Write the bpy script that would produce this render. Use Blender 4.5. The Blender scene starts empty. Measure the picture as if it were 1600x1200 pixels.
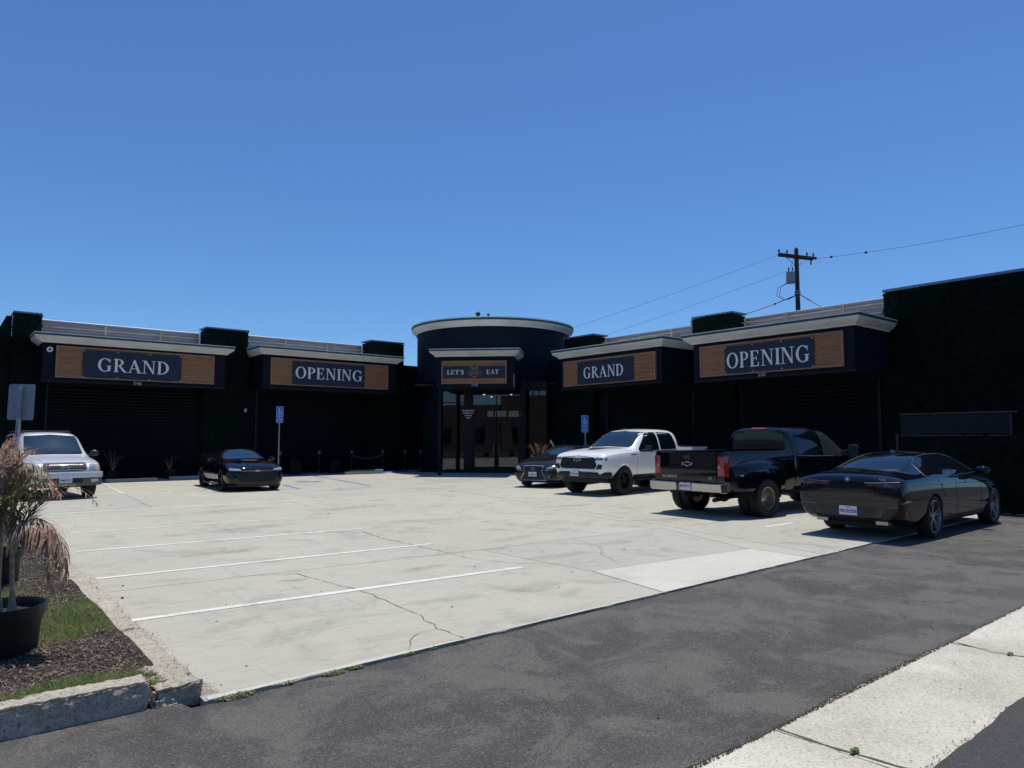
import bpy, bmesh, math, random
from mathutils import Vector, Matrix
from mathutils.bvhtree import BVHTree
R = math.radians
scene = bpy.context.scene
COL = scene.collection

# ------------------------------------------------------------ camera, sky, sun, exposure
AZ = 50.93; EYE = 1.68
cam_d = bpy.data.cameras.new('camera'); cam = bpy.data.objects.new('camera', cam_d); COL.objects.link(cam)
cam_d.sensor_width = 36; cam_d.lens = 1109 / 1600 * 36; cam_d.clip_end = 5000; cam_d.clip_start = 0.05
cam.location = (0, 0, EYE); cam.rotation_euler = (R(90 + 4.383), 0, R(AZ - 90))
scene.camera = cam
SUN_K = (0.20, 0.09)                      # shadow shift per metre of height (towards -x, -y)
sdir = Vector((SUN_K[0], SUN_K[1], 1)).normalized()      # direction towards the sun
sun_el = math.asin(sdir.z); sun_az = math.atan2(sdir.y, sdir.x)
world = bpy.data.worlds.new('World'); scene.world = world; world.use_nodes = True
wn = world.node_tree; bg = wn.nodes['Background']
sky = wn.nodes.new('ShaderNodeTexSky'); sky.sky_type = 'NISHITA'; sky.sun_disc = False
sky.sun_elevation = sun_el; sky.sun_rotation = math.pi / 2 - sun_az
sky.air_density = 1.0; sky.dust_density = 0.35; sky.ozone_density = 3.0; sky.altitude = 20
tint = wn.nodes.new('ShaderNodeMix'); tint.data_type = 'RGBA'; tint.blend_type = 'MULTIPLY'; tint.inputs[0].default_value = 1
tint.inputs[7].default_value = (0.54, 0.82, 1.16, 1)      # clear deep blue Californian sky
wn.links.new(sky.outputs[0], tint.inputs[6]); wn.links.new(tint.outputs[2], bg.inputs[0]); bg.inputs[1].default_value = 0.105
sun_d = bpy.data.lights.new('sun', 'SUN'); sun_d.energy = 4.1; sun_d.angle = R(0.53); sun_d.color = (1, 0.94, 0.85)
sun = bpy.data.objects.new('sun', sun_d); COL.objects.link(sun)
sun.rotation_euler = sdir.to_track_quat('Z', 'Y').to_euler()
sun.location = (0, 0, 50)
vs = scene.view_settings
scene.display_settings.display_device = 'sRGB'
vs.view_transform = 'Standard'; vs.look = 'None'; vs.gamma = 1; vs.exposure = 0.0; vs.use_curve_mapping = False
scene.render.engine = 'CYCLES'
scene.cycles.max_bounces = 8; scene.cycles.transparent_max_bounces = 12

# ------------------------------------------------------------ materials
MATS = {}
def mat(name, col, rough=0.7, metal=0.0, spec=0.5, var=0.0, vscale=3.0, bump=0.0, bscale=40.0, coat=0.0, col2=None, emis=0.0, stretch=(1, 1, 1), rvar=0.0):
    """principled material with noise driven colour variation and fine relief"""
    if name in MATS: return MATS[name]
    m = bpy.data.materials.new(name); m.use_nodes = True; MATS[name] = m
    nt = m.node_tree; N = nt.nodes; L = nt.links; b = N['Principled BSDF']
    b.inputs['Roughness'].default_value = rough; b.inputs['Metallic'].default_value = metal
    b.inputs['Specular IOR Level'].default_value = spec
    b.inputs['Coat Weight'].default_value = coat; b.inputs['Coat Roughness'].default_value = 0.03
    b.inputs['Base Color'].default_value = (*col, 1)
    tc = N.new('ShaderNodeTexCoord'); mp = N.new('ShaderNodeMapping'); mp.inputs['Scale'].default_value = stretch
    L.new(tc.outputs['Object'], mp.inputs[0])
    n = N.new('ShaderNodeTexNoise'); n.inputs['Scale'].default_value = vscale; n.inputs['Detail'].default_value = 6; n.inputs['Roughness'].default_value = 0.6
    L.new(mp.outputs[0], n.inputs['Vector'])
    c2 = col2 if col2 else tuple(max(0, c * (1 - var)) for c in col)
    c1 = col if col2 else tuple(min(1, c * (1 + var)) for c in col)
    r = N.new('ShaderNodeValToRGB'); r.color_ramp.elements[0].position = 0.35; r.color_ramp.elements[1].position = 0.65
    r.color_ramp.elements[0].color = (*c2, 1); r.color_ramp.elements[1].color = (*c1, 1)
    L.new(n.outputs[0], r.inputs[0]); L.new(r.outputs[0], b.inputs['Base Color'])
    if rvar:
        mr = N.new('ShaderNodeMapRange'); mr.inputs[3].default_value = rough - rvar; mr.inputs[4].default_value = rough + rvar
        L.new(n.outputs[0], mr.inputs[0]); L.new(mr.outputs[0], b.inputs['Roughness'])
    if bump:
        n2 = N.new('ShaderNodeTexNoise'); n2.inputs['Scale'].default_value = bscale; n2.inputs['Detail'].default_value = 4
        L.new(mp.outputs[0], n2.inputs['Vector'])
        bp = N.new('ShaderNodeBump'); bp.inputs['Strength'].default_value = bump; bp.inputs['Distance'].default_value = 0.02
        L.new(n2.outputs[0], bp.inputs['Height']); L.new(bp.outputs[0], b.inputs['Normal'])
    if emis:
        b.inputs['Emission Color'].default_value = (*col, 1); b.inputs['Emission Strength'].default_value = emis
    return m

def ground_mat(name, base, stain, light, speck, fine=120.0, bump=0.4, rough=0.85, speckle=0.3, stretch=(1, 1, 1), patch=0.35, scratch=0.0, worn=None, dark=None):
    """layered ground: broad patches, stains, streaks, aggregate speckle"""
    m = bpy.data.materials.new(name); m.use_nodes = True
    nt = m.node_tree; N = nt.nodes; L = nt.links; b = N['Principled BSDF']
    b.inputs['Roughness'].default_value = rough; b.inputs['Specular IOR Level'].default_value = 0.3
    tc = N.new('ShaderNodeTexCoord')
    def noise(sc, det=5, ro=0.55, st=None, dist=0.0):
        n = N.new('ShaderNodeTexNoise'); n.inputs['Scale'].default_value = sc; n.inputs['Detail'].default_value = det
        n.inputs['Roughness'].default_value = ro; n.inputs['Distortion'].default_value = dist
        if st:
            mp = N.new('ShaderNodeMapping'); mp.inputs['Scale'].default_value = st[:3]
            if len(st) > 3: mp.inputs['Rotation'].default_value = (0, 0, st[3])
            L.new(tc.outputs['Object'], mp.inputs[0]); L.new(mp.outputs[0], n.inputs['Vector'])
        else: L.new(tc.outputs['Object'], n.inputs['Vector'])
        return n.outputs[0]
    def ramp(v, lo, hi):
        r = N.new('ShaderNodeMapRange'); r.inputs[1].default_value = lo; r.inputs[2].default_value = hi; r.clamp = True
        L.new(v, r.inputs[0]); return r.outputs[0]
    grain = noise(fine * 0.55, 3, 0.7)
    def rampg(v, lo, hi, g=0.30):
        a = N.new('ShaderNodeMath'); a.operation = 'MULTIPLY_ADD'; a.inputs[1].default_value = g; L.new(grain, a.inputs[0]); L.new(v, a.inputs[2])
        return ramp(a.outputs[0], lo + g / 2, hi + g / 2)
    def mix(f, a, c, amount=1.0):
        x = N.new('ShaderNodeMix'); x.data_type = 'RGBA'
        if amount != 1.0:
            mm = N.new('ShaderNodeMath'); mm.operation = 'MULTIPLY'; mm.inputs[1].default_value = amount; L.new(f, mm.inputs[0]); f = mm.outputs[0]
        L.new(f, x.inputs[0])
        for s, v in ((x.inputs[6], a), (x.inputs[7], c)):
            if isinstance(v, tuple): s.default_value = (*v, 1)
            else: L.new(v, s)
        return x.outputs[2]
    c = mix(ramp(noise(0.35, 6, 0.6, stretch), 0.38, 0.62), base, light)
    c = mix(rampg(noise(1.1, 9, 0.70, stretch, 0.9), *(worn or (0.52, 0.66))), c, stain, patch)
    c = mix(rampg(noise(5, 8, 0.72, (0.5, 2.2, 1, 0.3)), 0.53, 0.66), c, stain, patch * 0.6)
    if worn: c = mix(rampg(noise(0.9, 8, 0.62, (1, 1, 1, 0.7), 1.2), 0.53, 0.60, 0.4), c, base, 0.8)
    if scratch:
        c = mix(rampg(noise(2.2, 9, 0.8, (0.35, 6, 1, 0.35), 1.2), 0.55, 0.66), c, stain, scratch)
        c = mix(rampg(noise(1.7, 9, 0.8, (5, 0.3, 1, -0.5), 1.5), 0.57, 0.68), c, stain, scratch)
    c = mix(ramp(noise(fine, 3, 0.65), 0.54, 0.64), c, speck, speckle)
    c = mix(ramp(noise(fine * 0.8, 2, 0.6, (1.07, 0.93, 1, 1.0)), 0.54, 0.64), c, dark or light, speckle)
    L.new(c, b.inputs['Base Color'])
    bp = N.new('ShaderNodeBump'); bp.inputs['Strength'].default_value = bump; bp.inputs['Distance'].default_value = 0.006
    L.new(noise(fine, 4, 0.7), bp.inputs['Height'])
    bp2 = N.new('ShaderNodeBump'); bp2.inputs['Strength'].default_value = 0.25; bp2.inputs['Distance'].default_value = 0.03
    L.new(noise(3, 4, 0.6), bp2.inputs['Height']); L.new(bp.outputs[0], bp2.inputs['Normal']); L.new(bp2.outputs[0], b.inputs['Normal'])
    return m

def wood_mat(name, c1, c2, scale=(0.9, 0.9, 22)):
    m = bpy.data.materials.new(name); m.use_nodes = True
    nt = m.node_tree; N = nt.nodes; L = nt.links; b = N['Principled BSDF']; b.inputs['Roughness'].default_value = 0.6
    tc = N.new('ShaderNodeTexCoord'); mp = N.new('ShaderNodeMapping'); mp.inputs['Scale'].default_value = scale
    L.new(tc.outputs['Object'], mp.inputs[0])
    n = N.new('ShaderNodeTexNoise'); n.inputs['Scale'].default_value = 1.6; n.inputs['Detail'].default_value = 7; n.inputs['Roughness'].default_value = 0.7
    L.new(mp.outputs[0], n.inputs['Vector'])
    r = N.new('ShaderNodeValToRGB'); r.color_ramp.elements[0].position = 0.34; r.color_ramp.elements[1].position = 0.66
    r.color_ramp.elements[0].color = (*c2, 1); r.color_ramp.elements[1].color = (*c1, 1)
    L.new(n.outputs[0], r.inputs[0]); L.new(r.outputs[0], b.inputs['Base Color'])
    return m

def translucent(m, amt=0.35):
    """thin leaf: let part of the light through"""
    nt = m.node_tree; N = nt.nodes; L = nt.links; b = N['Principled BSDF']; out = [x for x in N if x.type == 'OUTPUT_MATERIAL'][0]
    t = N.new('ShaderNodeBsdfTranslucent'); src = b.inputs['Base Color'].links
    if src: L.new(src[0].from_socket, t.inputs[0])
    mx = N.new('ShaderNodeMixShader'); mx.inputs[0].default_value = amt; L.new(b.outputs[0], mx.inputs[1]); L.new(t.outputs[0], mx.inputs[2]); L.new(mx.outputs[0], out.inputs[0]); return m

def glass_mat(name, tint, amount=0.5, rough=0.02):
    m = bpy.data.materials.new(name); m.use_nodes = True
    nt = m.node_tree; N = nt.nodes; L = nt.links
    for x in list(N):
        if x.type == 'BSDF_PRINCIPLED': N.remove(x)
    out = [x for x in N if x.type == 'OUTPUT_MATERIAL'][0]
    t = N.new('ShaderNodeBsdfTransparent'); t.inputs[0].default_value = (*tint, 1)
    g = N.new('ShaderNodeBsdfGlossy'); g.inputs['Roughness'].default_value = rough; g.inputs[0].default_value = (0.9, 0.95, 1, 1)
    lw = N.new('ShaderNodeFresnel'); lw.inputs[0].default_value = 1.5
    ad = N.new('ShaderNodeMath'); ad.operation = 'ADD'; ad.inputs[1].default_value = amount; L.new(lw.outputs[0], ad.inputs[0])
    mx = N.new('ShaderNodeMixShader'); L.new(ad.outputs[0], mx.inputs[0]); L.new(t.outputs[0], mx.inputs[1]); L.new(g.outputs[0], mx.inputs[2])
    L.new(mx.outputs[0], out.inputs[0]); return m

def scuff_mat(name, col, strength, st=(1, 9, 1), sc=3.0):
    """soft stain lying on the slab: streaky, fading out towards its own edge"""
    m = bpy.data.materials.new(name); m.use_nodes = True; nt = m.node_tree; N = nt.nodes; L = nt.links
    b = N['Principled BSDF']; b.inputs['Base Color'].default_value = (*col, 1); b.inputs['Roughness'].default_value = .85
    out = [x for x in N if x.type == 'OUTPUT_MATERIAL'][0]; t = N.new('ShaderNodeBsdfTransparent')
    tc = N.new('ShaderNodeTexCoord'); mp = N.new('ShaderNodeMapping'); mp.inputs['Scale'].default_value = st; L.new(tc.outputs['Object'], mp.inputs[0])
    n = N.new('ShaderNodeTexNoise'); n.inputs['Scale'].default_value = sc; n.inputs['Detail'].default_value = 9; n.inputs['Roughness'].default_value = .75; L.new(mp.outputs[0], n.inputs['Vector'])
    r = N.new('ShaderNodeMapRange'); r.inputs[1].default_value = .42; r.inputs[2].default_value = .66; L.new(n.outputs[0], r.inputs[0])
    g = N.new('ShaderNodeVectorMath'); g.operation = 'SUBTRACT'; g.inputs[1].default_value = (.5, .5, .5); L.new(tc.outputs['Generated'], g.inputs[0])
    fl = N.new('ShaderNodeVectorMath'); fl.operation = 'MULTIPLY'; fl.inputs[1].default_value = (1, 1, 0); L.new(g.outputs[0], fl.inputs[0])
    ln = N.new('ShaderNodeVectorMath'); ln.operation = 'LENGTH'; L.new(fl.outputs[0], ln.inputs[0])
    f = N.new('ShaderNodeMapRange'); f.interpolation_type = 'SMOOTHSTEP'; f.inputs[1].default_value = .5; f.inputs[2].default_value = .15; f.inputs[3].default_value = 0; f.inputs[4].default_value = strength; L.new(ln.outputs[1], f.inputs[0])
    mu = N.new('ShaderNodeMath'); mu.operation = 'MULTIPLY'; L.new(r.outputs[0], mu.inputs[0]); L.new(f.outputs[0], mu.inputs[1])
    mx = N.new('ShaderNodeMixShader'); L.new(mu.outputs[0], mx.inputs[0]); L.new(t.outputs[0], mx.inputs[1]); L.new(b.outputs[0], mx.inputs[2]); L.new(mx.outputs[0], out.inputs[0]); return m

# ------------------------------------------------------------ object helpers
def tag(o, label=None, cat=None, group=None, kind=None):
    if label: o['label'] = label
    if cat: o['category'] = cat
    if group: o['group'] = group
    if kind: o['kind'] = kind
    return o
def thing(name, label, cat, loc=(0, 0, 0), rz=0, group=None, kind=None):
    o = bpy.data.objects.new(name, None); COL.objects.link(o); o.location = loc; o.rotation_euler = (0, 0, rz)
    o.empty_display_size = 0.2
    return tag(o, label, cat, group, kind)
def copy_tree(o, parent=None):
    c = o.copy(); COL.objects.link(c)
    if parent: c.parent = parent
    for ch in list(o.children): copy_tree(ch, c)
    return c
I4 = Matrix.Identity(4)
class MB:
    def __init__(s, M=None): s.v = []; s.f = []; s.mi = []; s.M = M or I4; s.m = 0
    def add(s, vs, fs):
        k = len(s.v); s.v += [s.M @ Vector(p) for p in vs]; s.f += [tuple(k + i for i in f) for f in fs]; s.mi += [s.m] * len(fs); return s
    def box(s, x0, x1, y0, y1, z0, z1):
        return s.add([(x0, y0, z0), (x1, y0, z0), (x1, y1, z0), (x0, y1, z0), (x0, y0, z1), (x1, y0, z1), (x1, y1, z1), (x0, y1, z1)],
                     [(0, 3, 2, 1), (4, 5, 6, 7), (0, 1, 5, 4), (1, 2, 6, 5), (2, 3, 7, 6), (3, 0, 4, 7)])
    def prism(s, poly, a0, a1, axis='z'):
        n = len(poly)
        if axis == 'z': P = lambda p, a: (p[0], p[1], a)
        elif axis == 'y': P = lambda p, a: (p[0], a, p[1])
        else: P = lambda p, a: (a, p[0], p[1])
        return s.add([P(p, a0) for p in poly] + [P(p, a1) for p in poly],
                     [tuple(range(n))[::-1], tuple(range(n, 2 * n))] + [(i, (i + 1) % n, n + (i + 1) % n, n + i) for i in range(n)])
    def tube(s, path, r, n=8, cap=True, r1=None):
        path = [Vector(p) for p in path]; m = len(path); vs = []; ref = None
        for i, p in enumerate(path):
            d = (path[min(i + 1, m - 1)] - path[max(i - 1, 0)])
            d = d.normalized() if d.length > 1e-9 else Vector((0, 0, 1))
            if ref is None:
                ref = d.orthogonal().normalized()
            a = (ref - d * ref.dot(d)); a = a.normalized() if a.length > 1e-6 else d.orthogonal().normalized(); ref = a
            b = d.cross(a); rr = r if r1 is None else r + (r1 - r) * i / max(1, m - 1)
            for k in range(n):
                t = 2 * math.pi * k / n; vs.append(p + (a * math.cos(t) + b * math.sin(t)) * rr)
        fs = [(i * n + k, i * n + (k + 1) % n, (i + 1) * n + (k + 1) % n, (i + 1) * n + k) for i in range(m - 1) for k in range(n)]
        if cap: fs += [tuple(range(n))[::-1], tuple(range((m - 1) * n, m * n))]
        return s.add(vs, fs)
    def lathe(s, prof, n=24, axis='z', c=(0, 0, 0), a0=0, a1=2 * math.pi):
        """prof: list of (radius, height)"""
        full = abs(a1 - a0 - 2 * math.pi) < 1e-6; cnt = n if full else n + 1; vs = []
        for i in range(cnt):
            t = a0 + (a1 - a0) * i / n
            for r, h in prof:
                x, y = r * math.cos(t), r * math.sin(t)
                p = (x, y, h) if axis == 'z' else ((x, h, y) if axis == 'y' else (h, x, y))
                vs.append((p[0] + c[0], p[1] + c[1], p[2] + c[2]))
        k = len(prof); fs = []
        for i in range(n):
            j = (i + 1) % cnt
            for q in range(k - 1):
                fs.append((i * k + q, j * k + q, j * k + q + 1, i * k + q + 1))
        return s.add(vs, fs)
    def ball(s, c, r, n=10, sc=(1, 1, 1)):
        vs = []; m = n // 2
        for i in range(m + 1):
            t = math.pi * i / m
            for k in range(n):
                p = 2 * math.pi * k / n
                vs.append((c[0] + r * sc[0] * math.sin(t) * math.cos(p), c[1] + r * sc[1] * math.sin(t) * math.sin(p), c[2] + r * sc[2] * math.cos(t)))
        return s.add(vs, [(i * n + k, (i + 1) * n + k, (i + 1) * n + (k + 1) % n, i * n + (k + 1) % n) for i in range(m) for k in range(n)])
    def build(s, name, mats, parent=None, smooth=False, bevel=0, kind=None, label=None, fix=True, angle=35):
        me = bpy.data.meshes.new(name); me.from_pydata([tuple(v) for v in s.v], [], s.f)
        if not isinstance(mats, (list, tuple)): mats = [mats]
        for m in mats: me.materials.append(m)
        me.polygons.foreach_set('material_index', s.mi)
        if fix or bevel:
            bm = bmesh.new(); bm.from_mesh(me)
            if bevel:
                bmesh.ops.remove_doubles(bm, verts=bm.verts, dist=1e-5)
                es = [e for e in bm.edges if e.is_manifold and e.calc_face_angle(0) > 0.5]
                bmesh.ops.bevel(bm, geom=es, offset=bevel, segments=2, affect='EDGES', profile=0.6, clamp_overlap=True)
            if fix: bmesh.ops.recalc_face_normals(bm, faces=bm.faces)
            bm.to_mesh(me); bm.free()
        if smooth:
            me.polygons.foreach_set('use_smooth', [True] * len(me.polygons))
            me.set_sharp_from_angle(angle=R(angle))
        me.update()
        o = bpy.data.objects.new(name, me); COL.objects.link(o)
        if parent: o.parent = parent
        return tag(o, label=label, kind=kind)

def text_mesh(txt, size, M, name, material, parent, depth=0.002, align='CENTER', bold=0.0, sx=1.0):
    cu = bpy.data.curves.new('t', 'FONT'); cu.body = txt; cu.size = size; cu.extrude = depth; cu.align_x = align; cu.align_y = 'CENTER'
    cu.offset = bold; cu.resolution_u = 3
    o = bpy.data.objects.new('t', cu); COL.objects.link(o)
    dg = bpy.context.evaluated_depsgraph_get(); me = bpy.data.meshes.new_from_object(o.evaluated_get(dg))
    bpy.data.objects.remove(o); bpy.data.curves.remove(cu)
    me.transform(M @ Matrix.Diagonal((sx, 1, 1, 1))); me.materials.clear(); me.materials.append(material); me.name = name
    ob = bpy.data.objects.new(name, me); COL.objects.link(ob); ob.parent = parent
    return ob

# ------------------------------------------------------------ serif capitals (own outlines)
def serif(ch):
    """returns (list of polygons, advance) for a capital of height 1"""
    P = []; W = .165; H = .052; S = .06
    def rect(a, b, c, d): P.append([(a, c), (b, c), (b, d), (a, d)])
    def stem(x, w=W):
        rect(x, x + w, 0.0, 1.0)
        for y, sg in ((0, 1), (1, -1)):
            P.append([(x - S, y), (x + w + S, y), (x + w + S, y + sg * .035), (x + w, y + sg * .075), (x, y + sg * .075), (x - S, y + sg * .035)])
    def arc(cx, cy, ox, oy, ix, iy, a0, a1, n=22, icx=None):
        icx = cx if icx is None else icx
        for k in range(n):
            t0 = R(a0 + (a1 - a0) * k / n); t1 = R(a0 + (a1 - a0) * (k + 1) / n)
            P.append([(cx + ox * math.cos(t0), cy + oy * math.sin(t0)), (cx + ox * math.cos(t1), cy + oy * math.sin(t1)),
                      (icx + ix * math.cos(t1), cy + iy * math.sin(t1)), (icx + ix * math.cos(t0), cy + iy * math.sin(t0))])
    if ch == 'I': stem(.08); return P, .32
    if ch == 'L':
        stem(.08); rect(.1, .58, 0, H); P.append([(.48, 0), (.62, 0), (.62, .27), (.58, .27)]); return P, .68
    if ch == 'E':
        stem(.08); rect(.1, .6, 0, H); rect(.1, .56, 1 - H, 1); rect(.2, .45, .49, .54)
        P.append([(.5, 0), (.63, 0), (.65, .26), (.61, .26)]); P.append([(.48, 1), (.6, 1), (.61, .76), (.57, .76)]); P.append([(.44, .38), (.48, .38), (.48, .65), (.44, .65)]); return P, .72
    if ch == 'T':
        rect(.28, .28 + W, 0, 1); P.append([(.2, 0), (.51, 0), (.51, .035), (.435, .075), (.28, .075), (.2, .035)])
        rect(.02, .69, 1 - H, 1); P.append([(0, 1), (.1, 1), (.04, .74), (0, .74)]); P.append([(.61, 1), (.715, 1), (.715, .74), (.675, .74)]); return P, .72
    if ch == 'D':
        stem(.08); arc(.28, .5, .52, .5, .34, .445, -90, 90); rect(.15, .28, 0, .055); rect(.15, .28, .945, 1); return P, .86
    if ch == 'P':
        stem(.08); arc(.28, .73, .36, .27, .2, .22, -90, 90, 16); rect(.15, .28, .46, .51); rect(.15, .28, .95, 1); return P, .69
    if ch == 'R':
        stem(.08); arc(.28, .74, .35, .26, .19, .21, -90, 90, 16); rect(.15, .28, .48, .53); rect(.15, .28, .95, 1)
        P.append([(.28, .5), (.44, .5), (.78, .06), (.88, .03), (.88, 0), (.64, 0)]); return P, .84
    if ch == 'A':
        P.append([(.1, 0), (.165, 0), (.43, .88), (.39, 1)]); P.append([(.39, 1), (.47, 1), (.84, 0), (.66, 0), (.365, .86)])
        rect(.22, .62, .3, .35)
        P.append([(0, 0), (.27, 0), (.27, .035), (0, .035)]); P.append([(.57, 0), (.92, 0), (.92, .035), (.57, .035)]); return P, .88
    if ch == 'N':
        rect(.12, .18, 0, 1); rect(.72, .78, 0.1, 1); P.append([(.08, 1), (.27, 1), (.78, .12), (.78, 0), (.7, 0), (.14, .92)])
        P.append([(0, 0), (.3, 0), (.3, .04), (0, .04)]); P.append([(.6, 1), (.9, 1), (.9, .96), (.6, .96)]); P.append([(0, 1), (.2, 1), (.2, .96), (0, .96)]); return P, .93
    if ch == 'O': arc(.45, .5, .43, .51, .26, .455, 0, 360, 40); return P, .93
    if ch == 'G':
        arc(.45, .5, .43, .51, .26, .45, 42, 330, 34)
        rect(.64, .79, .05, .42); P.append([(.55, .42), (.88, .42), (.88, .46), (.55, .46)]); P.append([(.72, .95), (.78, .95), (.78, .68), (.74, .68)]); return P, .94
    if ch == 'S':
        pts = [(.5, .8, .03), (.46, .91, .035), (.36, .97, .04), (.25, .97, .05), (.15, .88, .07), (.13, .76, .085), (.19, .65, .095), (.31, .56, .1), (.43, .46, .1), (.49, .34, .09), (.49, .2, .08), (.42, .08, .06), (.3, .025, .045), (.18, .03, .035), (.09, .11, .03), (.06, .24, .02)]
        for (x0, y0, w0), (x1, y1, w1) in zip(pts, pts[1:]):
            d = Vector((x1 - x0, y1 - y0)).normalized(); n = Vector((-d.y, d.x)); e = d * .012
            P.append([(x0 - e.x + n.x * w0, y0 - e.y + n.y * w0), (x0 - e.x - n.x * w0, y0 - e.y - n.y * w0), (x1 + e.x - n.x * w1, y1 + e.y - n.y * w1), (x1 + e.x + n.x * w1, y1 + e.y + n.y * w1)])
        rect(.49, .53, .72, .98); rect(.04, .08, .02, .28); return P, .62
    if ch == "'": P.append([(.05, 1), (.17, 1), (.11, .68), (.07, .68)]); return P, .2
    return P, .4
def serif_word(word, h, s0, z0, front, M, material, parent, width=None, gap=.06, depth=.012):
    adv = sum(serif(c)[1] + gap for c in word) - gap; k = (width / adv / h) if width else 1.0; x = s0
    for c in word:
        ps, a = serif(c); b = MB(M)
        for i, p in enumerate(ps):
            d = depth + (i % 7) * .0006
            q = [(x + u * h * k, z0 + w * h) for u, w in p]
            b.prism(q, front - d, front, 'y')
        b.build('letter', material, parent); x += (a + gap) * h * k
# ============================================================ materials used by the setting
m_navy = mat('navy paint', (0.0035, 0.006, 0.013), 0.8, var=0.25, vscale=1.5, bump=0.3, bscale=60, spec=0.15)
m_navy_front = mat('navy paint front', (0.0045, 0.008, 0.0165), 0.7, var=0.2, vscale=2, bump=0.2, bscale=80, spec=0.18)
m_black = mat('black paint', (0.005, 0.006, 0.009), 0.6, var=0.3, vscale=3, spec=0.3)
m_siding = mat('black siding', (0.003, 0.004, 0.008), 0.65, var=0.3, vscale=2, spec=0.12, stretch=(0.3, 0.3, 3))
m_cornice = mat('cornice white', (0.62, 0.62, 0.58), 0.7, var=0.1, vscale=1.2, bump=0.15, bscale=30, stretch=(1, 1, 4))
m_cap = mat('green cap', (0.035, 0.07, 0.055), 0.6, var=0.2)
m_capline = mat('cap lit edge', (0.75, 0.76, 0.72), 0.5, var=0.15)  # pale colour stands in for the sunlit top edge of the caps
m_hedge = mat('hedge green', (0.0025, 0.009, 0.0075), 0.85, spec=0.1, var=0.6, vscale=9)
m_leaf = mat('hedge leaf', (0.004, 0.014, 0.011), 0.8, spec=0.08, col2=(0.002, 0.007, 0.006), vscale=2.2)
m_coping = mat('metal coping', (0.16, 0.2, 0.27), 0.4, metal=0.6, var=0.1)
m_screen = mat('grey metal screen', (0.34, 0.34, 0.37), 0.55, metal=0.3, var=0.12, vscale=1.5, stretch=(0.4, 0.4, 5))
m_brass = mat('weathered brass rail', (0.46, 0.38, 0.24), 0.5, metal=0.1, var=0.3)
m_wood = wood_mat('sign wood', (0.43, 0.20, 0.075), (0.20, 0.088, 0.034))
m_woodf = wood_mat('sign wood frame', (0.42, 0.215, 0.125), (0.26, 0.13, 0.08), (4, 4, 8))
m_banner = mat('navy banner', (0.012, 0.020, 0.042), 0.65, var=0.12, vscale=1.2)
m_letter = mat('letter white', (0.80, 0.80, 0.80), 0.6, var=0.04)
m_gold = mat('logo copper', (0.45, 0.27, 0.17), 0.5)
m_num = mat('number grey', (0.42, 0.43, 0.44), 0.4)
m_steel = mat('galvanised steel', (0.34, 0.36, 0.38), 0.5, metal=0.6, var=0.25, vscale=20)
m_white = mat('white enamel', (0.75, 0.76, 0.74), 0.4, var=0.05)
m_glass = glass_mat('store glass', (0.62, 0.63, 0.66), 0.02)
m_paintwhite = ground_mat('stall paint', (0.66, 0.65, 0.59), (0.44, 0.425, 0.355), (0.74, 0.735, 0.68), (0.45, 0.435, 0.37), 60, 0.3, 0.8, 0.5, patch=0.9, scratch=0.8)
m_paintblue = ground_mat('blue paint', (0.03, 0.12, 0.42), (0.16, 0.2, 0.25), (0.05, 0.15, 0.45), (0.2, 0.25, 0.3), 60, 0.2, 0.8, 0.3, patch=0.5)
m_conc = ground_mat('concrete', (0.445, 0.425, 0.345), (0.30, 0.287, 0.245), (0.475, 0.455, 0.37), (0.24, 0.228, 0.19), 170, 0.5, 0.9, 0.35, patch=0.75, scratch=0.7)
m_conc2 = ground_mat('concrete grey', (0.42, 0.407, 0.34), (0.28, 0.272, 0.24), (0.45, 0.437, 0.37), (0.22, 0.215, 0.18), 160, 0.5, 0.9, 0.35, patch=0.75, scratch=0.7)
m_concnew = ground_mat('new concrete', (0.52, 0.505, 0.43), (0.41, 0.395, 0.335), (0.57, 0.555, 0.48), (0.36, 0.35, 0.29), 140, 0.4, 0.9, 0.3, patch=0.6, scratch=0.4)
m_agg = ground_mat('exposed aggregate concrete', (0.46, 0.42, 0.34), (0.33, 0.30, 0.245), (0.66, 0.62, 0.52), (0.17, 0.155, 0.125), 70, 0.8, 0.9, 0.6, patch=0.45, scratch=0.1)
m_asph = ground_mat('asphalt', (0.054, 0.052, 0.048), (0.122, 0.113, 0.099), (0.074, 0.072, 0.070), (0.24, 0.225, 0.20), 85, 0.9, 0.85, 0.5, (1, 1, 1), 0.85, 0.35, worn=(0.44, 0.54), dark=(0.035, 0.033, 0.031))
m_asph2 = ground_mat('old asphalt', (0.058, 0.057, 0.056), (0.085, 0.081, 0.076), (0.048, 0.047, 0.047), (0.20, 0.195, 0.185), 120, 1.0, 0.85, 0.4, (1, 1, 1), 0.4, 0.2)
m_dirt = mat('dark dirt', (0.05, 0.038, 0.028), 0.95, var=0.5, vscale=12, bump=1, bscale=50)
m_soil = mat('mulch soil', (0.050, 0.036, 0.028), 0.95, col2=(0.014, 0.010, 0.008), vscale=14, bump=1, bscale=45)
m_bark = mat('mulch chip', (0.30, 0.225, 0.155), 0.9, col2=(0.040, 0.028, 0.022), vscale=34)
m_grass = translucent(mat('grass blade', (0.14, 0.24, 0.05), 0.7, col2=(0.26, 0.26, 0.10), vscale=5), .4)
m_weed = translucent(mat('weed leaf', (0.15, 0.23, 0.07), 0.7, col2=(0.25, 0.30, 0.11), vscale=8), .35)
m_curb = ground_mat('weathered curb stone', (0.40, 0.355, 0.285), (0.20, 0.17, 0.135), (0.52, 0.475, 0.39), (0.10, 0.085, 0.065), 60, 1.2, 0.95, 0.75, patch=0.6)
m_crack = mat('crack', (0.10, 0.085, 0.065), 0.95)
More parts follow.
